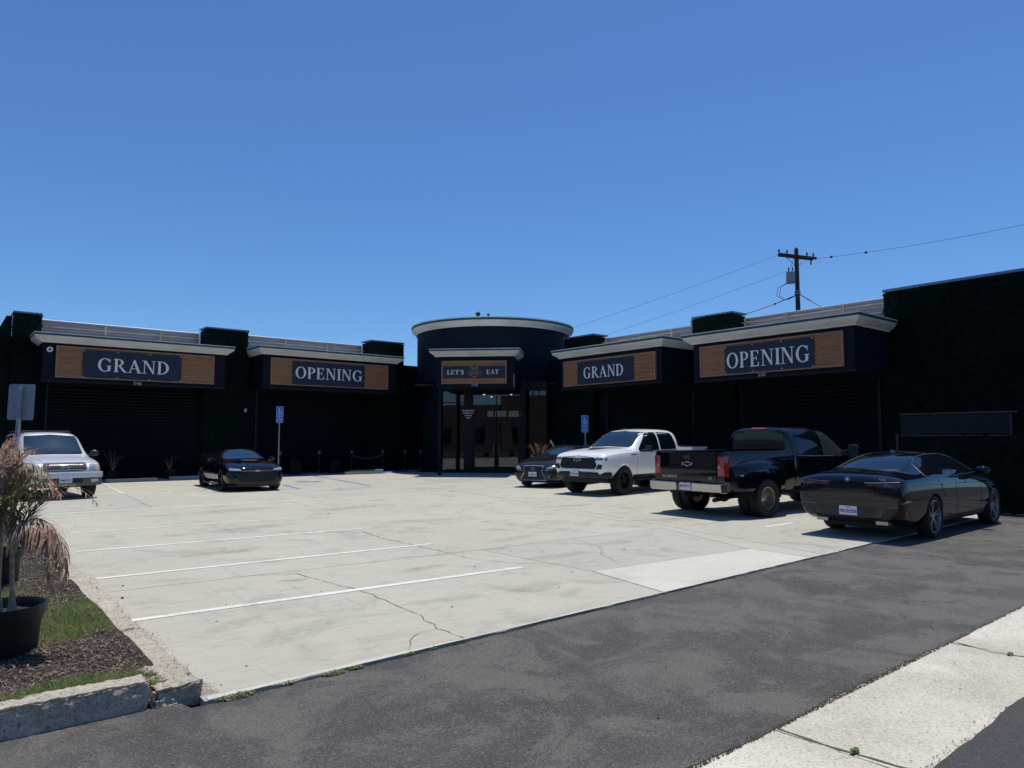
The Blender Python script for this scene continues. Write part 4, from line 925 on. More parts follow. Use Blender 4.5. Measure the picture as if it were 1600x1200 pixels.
# ============================================================ vehicles
def lerp(tab, x):
    if x <= tab[0][0]: return tab[0][1]
    for (a, u), (b, v) in zip(tab, tab[1:]):
        if x <= b: return u + (v - u) * (x - a) / (b - a) if b > a else v
    return tab[-1][1]
class Car:
    """vehicle builder; +x = forward, y = left, origin on the ground mid wheelbase"""
    def __init__(s, name, label, cat, loc, rz, paint):
        s.root = thing(name, label, cat, loc, rz); s.paint = paint; s.bvh = None; s.bms = []
    def loft(s, xs, zc, belt, W, zb, wt, drop=.05, tumble=.94, low=.95, rock=.10, bulge=.5, lvl=2, crease=0.35, endc=0.3, inset=None, shoulder=.10):
        """one smooth closed body from profiles along x"""
        bm = bmesh.new(); rings = []
        f = lambda t, x: lerp(t, x) if isinstance(t, (list, tuple)) else t
        for x in xs:
            w, c, bl, b0, t = f(W, x), f(zc, x), f(belt, x), f(zb, x), f(wt, x); dr = f(drop, x); tb = f(tumble, x); H = bl - b0
            pts = [(0, b0), (w * .80, b0), (w * f(low, x), b0 + min(rock, H * .25)), (w, b0 + H * bulge), (w * (.985), bl - f(shoulder, x) * min(1, H * 2)), (w * tb, bl), (t, c - dr), (t * .62, c - dr * .28), (0, c)]
            rings.append(([bm.verts.new((x, y, z)) for y, z in pts], [bm.verts.new((x, -y, z)) if 0 < i < 8 else None for i, (y, z) in enumerate(pts)]))
        cl = bm.edges.layers.float.new('crease_edge')
        for (A, B), (C, D) in zip(rings, rings[1:]):
            for i in range(8):
                bm.faces.new((A[i], A[i + 1], C[i + 1], C[i]))
                b0, b1, d0, d1 = B[i] or A[i], B[i + 1] or A[i + 1], D[i] or C[i], D[i + 1] or C[i + 1]
                bm.faces.new((b0, d0, d1, b1))
        for idx, flip in ((0, 0), (-1, 1)):
            A, B = rings[idx]
            for i in range(8):
                vs = [A[i], A[i + 1], B[i + 1], B[i]]; vs = [v for v in vs if v]
                vs = list(dict.fromkeys(vs)); bm.faces.new(vs)
        bmesh.ops.recalc_face_normals(bm, faces=bm.faces)
        for (A, B), (C, D) in zip(rings, rings[1:]):
            for i, cr in ((5, crease), (1, .5)):
                for P, Q in ((A, C), (B, D)):
                    e = bm.edges.get((P[i], Q[i]))
                    if e: e[cl] = cr
        for idx in (0, -1):
            A, B = rings[idx]
            for P in (A, B):
                for i in range(8):
                    p, q = P[i] or A[i], P[i + 1] or A[i + 1]; e = bm.edges.get((p, q))
                    if e: e[cl] = endc
        return s.subd(bm, lvl)
    def subd(s, bm, lvl):
        me = bpy.data.meshes.new('tmp'); bm.to_mesh(me); bm.free(); o = bpy.data.objects.new('tmp', me); COL.objects.link(o)
        if lvl:
            m = o.modifiers.new('s', 'SUBSURF'); m.levels = lvl; m.render_levels = lvl
        return o
    def boxy(s, x0, x1, y0, y1, z0, z1, bev=.03, seg=3):
        bm = bmesh.new(); bmesh.ops.create_cube(bm, size=1)
        for v in bm.verts: v.co = Vector(((x0 + x1) / 2 + v.co.x * (x1 - x0), (y0 + y1) / 2 + v.co.y * (y1 - y0), (z0 + z1) / 2 + v.co.z * (z1 - z0)))
        if bev: bmesh.ops.bevel(bm, geom=bm.edges[:], offset=bev, segments=seg, affect='EDGES', profile=.6)
        return s.subd(bm, 0)
    def finish(s, o, name, m, wheels=(), cut=(), parent=None, proj=True, angle=38, keep_y=.30):
        """cut wheel arches, make the final mesh, add it to the projection tree"""
        cutters = []
        for (x, z, r, ymin) in wheels:
            for sg in (-1, 1):
                b = MB(); n = 40; y0, y1 = (ymin, 1.6) if sg > 0 else (-1.6, -ymin)
                b.prism([(x + r * math.cos(2 * math.pi * k / n), z + r * math.sin(2 * math.pi * k / n)) for k in range(n)], y0, y1, 'y'); c = b.build('cut', m); cutters.append(c)
        for bx in cut: cutters.append(MB().box(*bx).build('cut', m))
        for c in cutters:
            md = o.modifiers.new('b', 'BOOLEAN'); md.operation = 'DIFFERENCE'; md.object = c; md.solver = 'EXACT'
        dg = bpy.context.evaluated_depsgraph_get(); me = bpy.data.meshes.new_from_object(o.evaluated_get(dg)); me.name = name
        bpy.data.objects.remove(o)
        for c in cutters: bpy.data.objects.remove(c)
        me.materials.clear(); me.materials.append(m); me.polygons.foreach_set('material_index', [0] * len(me.polygons))
        me.polygons.foreach_set('use_smooth', [True] * len(me.polygons)); me.set_sharp_from_angle(angle=R(angle))
        ob = bpy.data.objects.new(name, me); COL.objects.link(ob); ob.parent = parent or s.root
        if proj:
            s.bms.append(me); bm = bmesh.new()
            for q in s.bms: bm.from_mesh(q)
            s.bvh = BVHTree.FromBMesh(bm); bm.free()
        return ob
    def cast(s, axis, sg, u, v, off):
        """project a 2D outline point on the body. axis y: (x,z) from side sg; x: (y,z) from front/back; z: (x,y) from top"""
        if axis == 'y': o, d = Vector((u, 3 * sg, v)), Vector((0, -sg, 0))
        elif axis == 'x': o, d = Vector((5 * sg, u, v)), Vector((-sg, 0, 0))
        else: o, d = Vector((u, v, 4)), Vector((0, 0, -1))
        h, n, _, _ = s.bvh.ray_cast(o, d)
        if h is None: return None
        if n.dot(d) > 0: n = -n
        if n.dot(-d) < .25: n = (n - d).normalized()
        return h + n * off
    def panel(s, name, poly, axis, sg, m, off=.005, step=.08, parent=None, round_=0, thick=0.0, mirror=False, ref=False):
        if round_: poly = rounded(poly, round_)
        signs = (sg,) if not mirror else (1, -1); out = []
        for q in signs:
            bm = bmesh.new(); vs = [bm.verts.new((a, b, 0)) for a, b in poly]
            bm.faces.new(vs); xs = [p[0] for p in poly]; ys = [p[1] for p in poly]
            for lo, hi, nrm in ((min(xs), max(xs), (1, 0, 0)), (min(ys), max(ys), (0, 1, 0))):
                n = int((hi - lo) / step)
                for k in range(1, n + 1):
                    c = lo + (hi - lo) * k / (n + 1); bmesh.ops.bisect_plane(bm, geom=bm.verts[:] + bm.edges[:] + bm.faces[:], plane_co=(c, 0, 0) if nrm[0] else (0, c, 0), plane_no=nrm)
            bad = []; 
            for v in bm.verts:
                if mirror and axis in ('x', 'z'):
                    p = s.cast(axis, sg, v.co.x * q, v.co.y, off) if axis == 'x' else s.cast(axis, sg, v.co.x, v.co.y * q, off)
                else: p = s.cast(axis, q if mirror else sg, v.co.x, v.co.y, off)
                if p is None: bad.append(v)
                else: v.co = p
            if bad: bmesh.ops.delete(bm, geom=bad, context='VERTS')
            if not bm.faces: bm.free(); continue
            bmesh.ops.recalc_face_normals(bm, faces=bm.faces)
            ctr = Vector((0, 0, .8)); f0 = max(bm.faces, key=lambda f: f.calc_area())
            if (f0.calc_center_median() - ctr).dot(f0.normal) < 0: bmesh.ops.reverse_faces(bm, faces=bm.faces)
            if thick:
                bmesh.ops.solidify(bm, geom=bm.faces[:], thickness=thick)
            me = bpy.data.meshes.new(name); bm.to_mesh(me); bm.free(); me.materials.append(m)
            me.polygons.foreach_set('use_smooth', [True] * len(me.polygons)); me.set_sharp_from_angle(angle=R(40))
            o = bpy.data.objects.new(name, me); COL.objects.link(o); o.parent = parent or s.root; out.append(o)
        return out[0] if len(out) == 1 else out
    def strip(s, name, pts, axis, sg, m, w=.01, off=.004, parent=None, closed=False, step=.06, mirror=False, r=None):
        """thin projected line (seam, chrome trim) as a slim tube"""
        if closed: pts = list(pts) + [pts[0]]
        dense = []
        for a, b in zip(pts, pts[1:]):
            n = max(1, int(math.hypot(b[0] - a[0], b[1] - a[1]) / step)); dense += [(a[0] + (b[0] - a[0]) * i / n, a[1] + (b[1] - a[1]) * i / n) for i in range(n)]
        dense.append(pts[-1]); out = []
        for q in ((1, -1) if mirror else (sg,)):
            P = []
            for a, b in dense:
                if mirror and axis == 'x': p = s.cast(axis, sg, a * q, b, off)
                elif mirror and axis == 'z': p = s.cast(axis, sg, a, b * q, off)
                else: p = s.cast(axis, q, a, b, off)
                if p is not None: P.append(p)
            if len(P) > 1: out.append(MB().tube(P, w / 2, 5).build(name, m, parent or s.root, smooth=True))
        return out
    def wheel(s, x, y, r, w, spokes, rimr, m_rim, style='alloy', steer=0, tread=True):
        sg = 1 if y > 0 else -1
        b = MB(); b.lathe([(rimr * .98, -w * .38), (r * .86, -w / 2), (r * .955, -w * .47), (r, -w * .36), (r, w * .36), (r * .955, w * .47), (r * .86, w / 2), (rimr * .98, w * .38)], 48, 'y')
        ty = b.build('wheel', m_tyre, s.root, smooth=True, fix=True)
        # tread grooves as thin rings and blocks
        b = MB()
        n = 44 if tread else 0
        for k in range(n):
            t = 2 * math.pi * k / n
            for yy0, yy1 in ((-w * .47, -w * .2), (w * .2, w * .47)):
                M = Matrix.Rotation(t, 4, 'Y'); b.M = M; b.box(-.018 * r / .4, .012 * r / .4, yy0, yy1, r * .985, r + .004)
        b.M = I4
        if n: b.build('tread', m_tyre, ty, kind='stuff', fix=False)
        o = sg  # outward
        b = MB()
        if style == 'dually':
            b.lathe([(rimr, w * .42 * o), (rimr * .93, w * .40 * o), (rimr * .90, .0), (rimr * .86, -w * .25 * o), (rimr * .42, -w * .25 * o), (rimr * .36, -w * .02 * o), (rimr * .22, .02 * o), (0, .02 * o)], 40, 'y')
            rim = b.build('rim', m_rim, ty, smooth=True); b = MB()
            for k in range(8):
                t = 2 * math.pi * k / 8; b.ball((rimr * .64 * math.cos(t), -w * .245 * o, rimr * .64 * math.sin(t)), rimr * .09, 8, (1, .3, 1))
            b.build('vent_hole', m_dark, ty, kind='stuff')
        else:
            b.lathe([(rimr, w * .42 * o), (rimr * .955, w * .43 * o), (rimr * .93, w * .36 * o), (rimr * .91, -w * .2 * o)], 44, 'y')
            f = w * .34 * o
            for k in range(spokes):
                t = 2 * math.pi * k / spokes + .3
                for dt, wd in (((-.15, .042), (.15, .042)) if style == 'twin' else ((0, .10 if style == 'alloy' else .085),)):
                    a0, a1 = t + dt * 1.6, t + dt; d = Vector((math.cos(a1), 0, math.sin(a1))); nrm = Vector((-math.sin(a1), 0, math.cos(a1))) * rimr * wd
                    p0 = Vector((math.cos(a0), 0, math.sin(a0))) * rimr * .18; p1 = d * rimr * .95
                    for yy_, tk in ((f, 1),):
                        q0 = Vector((0, yy_ * .80, 0)); q1 = Vector((0, yy_, 0)); bk = Vector((0, -.03 * o, 0))
                        b.add([p0 - nrm + q0, p0 + nrm + q0, p1 + nrm * .8 + q1, p1 - nrm * .8 + q1, p0 - nrm + q0 + bk, p0 + nrm + q0 + bk, p1 + nrm * .8 + q1 + bk, p1 - nrm * .8 + q1 + bk],
                              [(0, 1, 2, 3), (0, 4, 5, 1), (3, 2, 6, 7), (1, 5, 6, 2), (0, 3, 7, 4)])
            b.lathe([(rimr * .22, f * .7), (rimr * .2, f * .88), (0, f * .9)], 20, 'y')
            rim = b.build('rim', m_rim, ty, smooth=True, angle=30)
            b = MB(); b.lathe([(0, -w * .1 * o), (rimr * .92, -w * .1 * o)], 32, 'y'); b.lathe([(rimr * .25, w * .02 * o), (rimr * .62, w * .02 * o), (rimr * .62, -w * .05 * o)], 32, 'y'); b.build('brake_disc', m_dark, ty)
        ty.location = (x, y, r); ty.rotation_euler = (0, 0, steer)
        return ty
    def arch_fill(s, wheels, hw, z0=.2):
        """dark wheel-house lining and underbody"""
        b = MB()
        for (x, z, r, ymin) in wheels:
            for sg in (-1, 1):
                n = 16; y0, y1 = sorted((sg * (ymin + .002), sg * (hw - .05)))
                vs = []; rr = r - .003
                for k in range(n + 1):
                    t = math.pi * k / n; vs += [(x + rr * math.cos(t), y0, z + rr * math.sin(t)), (x + rr * math.cos(t), y1, z + rr * math.sin(t))]
                b.add(vs, [(2 * k, 2 * k + 1, 2 * k + 3, 2 * k + 2) for k in range(n)])
        b.build('wheel_liner', m_dark, s.root, fix=False, smooth=True)
    def plate(s, x, y, z, sg, txt, w=.31, h=.155, tilt=0, head='California'):
        M = Matrix.Translation((x, y, z)) @ Matrix.Rotation(R(90 * sg), 4, 'Z') @ Matrix.Rotation(R(90 + tilt), 4, 'X')
        p = MB(M); p.box(-w / 2, w / 2, -h / 2, h / 2, -.006, 0); o = p.build('licence_plate', m_plate, s.root, bevel=.002)
        text_mesh(txt, .085, M @ Matrix.Translation((0, -.015, .0015)), 'lettering', m_platetx, o, .0008, bold=.002, sx=.86)
        text_mesh(head, .028, M @ Matrix.Translation((0, .056, .0015)), 'lettering', m_red, o, .0006)
        return o
def rounded(poly, r, n=4):
    out = []; k = len(poly)
    for i in range(k):
        p0, p1, p2 = Vector(poly[i - 1]), Vector(poly[i]), Vector(poly[(i + 1) % k]); a = p0 - p1; b = p2 - p1; rr = min(r, a.length * .45, b.length * .45)
        A = p1 + a.normalized() * rr; B = p1 + b.normalized() * rr
        for t in range(n + 1):
            u = t / n; q = A * (1 - u) ** 2 + p1 * 2 * u * (1 - u) + B * u * u; out.append((q.x, q.y))
    return out
def mirrorpoly(p):
    """close a half outline given for y>=0 into a symmetric one"""
    return p + [(-a, b) for a, b in reversed(p) if abs(a) > 1e-6]
m_tyre = mat('tyre rubber', (0.014, 0.014, 0.015), 0.85, var=0.3, vscale=15)
m_dark = mat('dark plastic', (0.010, 0.010, 0.011), 0.7)
m_trim = mat('black trim', (0.015, 0.015, 0.017), 0.45, spec=0.5)
m_cglass = mat('car glass', (0.004, 0.007, 0.012), 0.03, spec=0.55)
m_cglass2 = mat('sky toned windscreen', (0.012, 0.028, 0.045), 0.03, spec=1.0)  # opaque; blue in the base colour imitates reflected sky
m_cglass3 = mat('pale side glass', (0.035, 0.045, 0.042), 0.05, spec=0.6)  # opaque; paler green-grey base colour imitates light coming through the cab
m_chrome = mat('chrome', (0.62, 0.62, 0.64), 0.18, metal=1.0)
m_dchrome = mat('brushed metal', (0.35, 0.34, 0.33), 0.35, metal=0.9, var=0.2, vscale=20)
m_blk = mat('gloss black paint', (0.0045, 0.005, 0.008), 0.5, spec=0.0, coat=1.0)
m_blk2 = mat('gloss black blue paint', (0.004, 0.006, 0.014), 0.5, spec=0.0, coat=1.0)
m_wht = mat('white paint', (0.80, 0.81, 0.82), 0.35, coat=0.8, spec=0.5)
m_slv = mat('silver paint', (0.55, 0.58, 0.62), 0.42, metal=0.25, coat=0.6)
m_grey = mat('dark grey paint', (0.016, 0.015, 0.016), 0.5, spec=0.0, metal=0.0, coat=1.0)
m_plate = mat('plate white', (0.70, 0.72, 0.76), 0.45)
m_platetx = mat('plate ink', (0.03, 0.05, 0.22), 0.5)
m_red = mat('tail lamp red', (0.30, 0.012, 0.015), 0.2, spec=0.6, coat=0.5)
m_reddk = mat('dark tail lamp', (0.06, 0.004, 0.006), 0.15, spec=0.6, coat=1)
m_lamp = mat('lamp glass', (0.42, 0.43, 0.43), 0.12, metal=0.5, spec=0.8, coat=1, var=0.4, vscale=22)
m_amber = mat('amber lamp', (0.50, 0.33, 0.20), 0.25, coat=1)
m_trim2 = mat('dull grille bar', (.07, .07, .075), .5, metal=.2)
m_seam = mat('panel seam', (0.012, 0.012, 0.013), 0.8)
m_wseam = mat('panel seam on light paint', (0.10, 0.105, 0.11), 0.8)
m_rimdk = mat('black alloy', (0.018, 0.018, 0.02), 0.3, metal=0.6)
m_rimgr = mat('grey alloy', (0.30, 0.30, 0.31), 0.3, metal=0.85)
m_rimtan = mat('dusty chrome wheel', (0.40, 0.36, 0.30), 0.4, metal=0.85, var=0.3, vscale=9)

def bowtie(s, x, y, z, sg, w, m1, m2):
    """cross shaped badge standing on a grille or tailgate"""
    h = w * .34; M = Matrix.Translation((x, y, z)) @ Matrix.Rotation(R(90 * sg), 4, 'Z') @ Matrix.Rotation(R(90), 4, 'X')
    P = lambda k: [(-w / 2 * k + .02, h * .26 * k), (-w * .14, h * .26 * k), (-w * .11, h * .5 * k), (w * .17, h * .5 * k), (w * .14, h * .26 * k), (w / 2 * k, h * .26 * k), (w / 2 * k - .02, -h * .26 * k), (w * .14, -h * .26 * k), (w * .11, -h * .5 * k), (-w * .17, -h * .5 * k), (-w * .14, -h * .26 * k), (-w / 2 * k, -h * .26 * k)]
    b = MB(M); b.prism(P(1), 0, .012); o = b.build('badge', m1, s.root)
    b = MB(M); b.prism([(a * .84, c * .68) for a, c in P(1)], .0121, .014); b.build('badge_inlay', m2, o)

# ---------------------------------------------------------------- black luxury saloon, seen from behind (right foreground)
def saloon():
    c = Car('sedan', 'glossy black luxury sedan with round badge on the trunk, nearest car at the right', 'car', (14.82, 5.88, 0), R(1.2), m_blk2); c.root.scale = (.96, .955, .965)
    wb = 3.215; F = wb / 2; Rr = -wb / 2
    xs = [-2.90, -2.86, -2.74, -2.5, -2.28, -2.05, -1.7, -1.2, -.7, -.2, .3, .62, 1.0, 1.25, 1.6, 2.0, 2.25, 2.40, 2.47]
    zc = [(-2.90, 1.02), (-2.86, 1.085), (-2.74, 1.125), (-2.5, 1.135), (-2.28, 1.155), (-2.05, 1.20), (-1.7, 1.33), (-1.2, 1.455), (-.7, 1.50), (-.2, 1.505), (.3, 1.465), (.62, 1.355), (1.0, 1.19), (1.25, 1.09), (1.6, 1.055), (2.0, .99), (2.25, .92), (2.40, .80), (2.47, .70)]
    belt = [(-2.90, .94), (-2.86, 1.01), (-2.74, 1.04), (-2.28, 1.045), (-1.7, 1.05), (-.7, 1.03), (.62, .99), (1.25, .96), (2.0, .86), (2.40, .72), (2.47, .62)]
    W = [(-2.90, .875), (-2.86, .925), (-2.74, .945), (-2.4, .955), (-1.6, .975), (0, .96), (1.6, .97), (2.0, .94), (2.25, .86), (2.40, .74), (2.47, .62)]
    wt = [(-2.90, .60), (-2.74, .66), (-2.28, .70), (-2.05, .66), (-1.2, .58), (-.2, .60), (.62, .64), (1.0, .72), (1.25, .76), (1.6, .74), (2.25, .6), (2.47, .4)]
    zb = [(-2.90, .38), (-2.74, .30), (-2.3, .21), (2.2, .19), (2.47, .28)]
    o = c.loft(xs, zc, belt, W, zb, wt, drop=[(-2.9, .03), (-2.28, .03), (-1.7, .055), (.3, .055), (1.25, .03), (2.47, .03)], tumble=[(-2.9, .95), (1.6, .93), (2.47, .9)], crease=.5, endc=.8, shoulder=.12)
    wl = [(F, .37, .40, .66), (Rr, .37, .40, .66)]
    c.finish(o, 'body', m_blk2, wl); c.arch_fill(wl, .93)
    c.panel('rear_window', mirrorpoly([(0, 1.19), (.55, 1.185), (.585, 1.20), (.52, 1.35), (.46, 1.445), (0, 1.475)]), 'x', -1, m_cglass, .006, .07)
    c.strip('window_seal', mirrorpoly([(.0, 1.183), (.565, 1.178), (.60, 1.2), (.532, 1.36), (.47, 1.457), (0, 1.487)]), 'x', -1, m_trim, .014, .004, closed=True)
    c.panel('windscreen', mirrorpoly([(0, 1.10), (.66, 1.09), (.52, 1.44), (0, 1.485)]), 'x', 1, m_cglass, .006, .07)
    W1 = [(-1.72, 1.10), (-1.56, 1.27), (-1.2, 1.375), (-.75, 1.42), (-.55, 1.425), (-.50, 1.075)]
    W2 = [(-.44, 1.075), (-.49, 1.427), (-.1, 1.42), (.25, 1.36), (.58, 1.25), (.88, 1.10), (.80, 1.06)]
    for w in (W1, W2): c.panel('side_window', rounded(w, .05), 'y', 1, m_cglass, .005, .07, mirror=True)
    out = [(-1.78, 1.085), (-1.60, 1.285), (-1.22, 1.395), (-.75, 1.443), (-.1, 1.443), (.27, 1.383), (.6, 1.272), (.93, 1.10)]
    c.strip('window_trim', out, 'y', 1, m_dchrome, .010, .006, mirror=True); c.strip('window_trim', [(-1.78, 1.085), (-1.68, 1.065), (-.5, 1.05), (.93, 1.07)], 'y', 1, m_dchrome, .010, .006, mirror=True)
    for q in ([(-.47, 1.05), (-.50, .75), (-.44, .33)], [(.80, 1.04), (.86, .8), (.80, .33), (-.44, .31)], [(-1.32, 1.04), (-1.22, .82), (-1.1, .70)]): c.strip('door_seam', q, 'y', 1, m_seam, .006, .001, mirror=True)
    for x in (-1.22, .02): c.panel('door_handle', [(x, .925), (x + .2, .935), (x + .2, .905), (x, .895)], 'y', 1, m_blk2, .012, .1, mirror=True, round_=.012, thick=.01)
    c.strip('body_crease', [(-2.55, .93), (-1.6, .93), (0, .90), (1.5, .87), (2.1, .80)], 'y', 1, m_blk2, .012, .001, mirror=True)
    c.panel('sill', [(-1.15, .25), (1.15, .25), (1.15, .34), (-1.15, .33)], 'y', 1, m_trim, .012, .12, mirror=True, thick=.01)
    # rear: lamps, spoiler lip, bumper
    lamp = [(.33, .925), (.86, .93), (.90, .965), (.90, .985), (.80, .985), (.33, .955)]
    c.panel('tail_lamp', lamp, 'x', -1, m_reddk, .006, .05, mirror=True, thick=.01); c.strip('lamp_trim', [(.30, .975), (.86, 1.0)], 'x', -1, m_dchrome, .008, .008, mirror=True)
    c.strip('boot_seam', [(-.78, .80), (-.74, .68), (0, .665), (.74, .68), (.78, .80), (.74, 1.07)], 'x', -1, m_seam, .007, .001)
    c.strip('boot_lip', mirrorpoly([(0, 1.135), (.45, 1.13), (.66, 1.10)])[:3][::-1] + [(-.45, 1.13), (-.66, 1.10)], 'x', -1, m_blk2, .028, .006)
    c.panel('rear_bumper_inlay', mirrorpoly([(0, .40), (.40, .40), (.50, .57), (0, .57)]), 'x', -1, m_trim, .004, .08)
    c.panel('rear_vent', [(.55, .37), (.86, .40), (.84, .56), (.62, .56)], 'x', -1, m_trim, .006, .06, mirror=True, round_=.03, thick=.008); c.strip('vent_trim', [(.52, .36), (.60, .58), (.84, .59)], 'x', -1, m_dchrome, .008, .007, mirror=True)
    c.panel('reflector', [(-2.78, .50), (-2.70, .40), (-2.68, .40), (-2.74, .55)], 'y', 1, m_red, .006, .05, mirror=True)
    c.panel('diffuser', mirrorpoly([(0, .33), (.6, .34), (.6, .385), (0, .385)]), 'x', -1, m_dark, .01, .1)
    p = c.cast('x', -1, .0, .49, .0); c.plate(p.x - .015, 0, .49, -1, '9RXK358')
    p = c.cast('x', -1, .0, 1.03, .0); M = Matrix.Translation((p.x + .004, 0, 1.03)) @ Matrix.Rotation(R(-90), 4, 'Z') @ Matrix.Rotation(R(75), 4, 'X')
    rd = MB(M).lathe([(0, .0), (.047, .0), (.047, .014), (.0, .014)], 28).build('badge', m_chrome, c.root); MB(M).lathe([(0, .0145), (.040, .0145), (.04, .014)], 28).build('badge_ring', m_trim, rd)
    MB(M).lathe([(0, .0152), (.024, .0152)], 8, a0=0, a1=math.pi / 2).build('badge_quarter', m_blue, rd); MB(M).lathe([(0, .0152), (.024, .0152)], 8, a0=math.pi, a1=math.pi * 1.5).build('badge_quarter', m_blue, rd)
    MB(M).lathe([(0, .0152), (.024, .0152)], 8, a0=math.pi / 2, a1=math.pi).build('badge_quarter', m_white, rd); MB(M).lathe([(0, .0152), (.024, .0152)], 8, a0=math.pi * 1.5, a1=math.pi * 2).build('badge_quarter', m_white, rd)
    p = c.cast('x', -1, -.55, 1.04, .004); text_mesh('740i', .075, Matrix.Translation((p.x - .004, -.58, 1.035)) @ Matrix.Rotation(R(-90), 4, 'Z') @ Matrix.Rotation(R(78), 4, 'X'), 'lettering', m_chrome, c.root, .002)
    # mirrors, antenna
    for sg in (1, -1):
        b = MB(); b.ball((.72, sg * 1.03, 1.12), .125, 14, (.7, 1.1, .66)); b.tube([(.74, sg * .88, 1.04), (.73, sg * .97, 1.07)], .03, 8); b.build('wing_mirror', m_blk2, c.root, smooth=True)
    b = MB(); b.add([(-1.05, -.012, 1.46), (-.82, -.03, 1.49), (-.82, .03, 1.49), (-1.05, .012, 1.46), (-1.03, 0, 1.535)], [(0, 1, 4), (1, 2, 4), (2, 3, 4), (3, 0, 4)]); b.build('roof_aerial', m_blk2, c.root, smooth=True)
    c.panel('headlamp', [(.35, .70), (.78, .72), (.80, .76), (.35, .75)], 'x', 1, m_lamp, .005, .06, mirror=True)
    for x in (F, Rr):
        for sg in (1, -1): c.wheel(x, sg * .835, .368, .26, 5, .285, m_rimgr, 'twin', tread=False)
    MB().box(-2.5, 2.2, -.62, .62, .18, .30).build('underbody', m_dark, c.root)
    b = MB()
    for sg in (-1, 1): b.box(-2.80, -2.5, sg * .52 - .1, sg * .52 + .1, .27, .33)
    b.build('exhaust_trim', m_dchrome, c.root, kind='stuff')
    return c

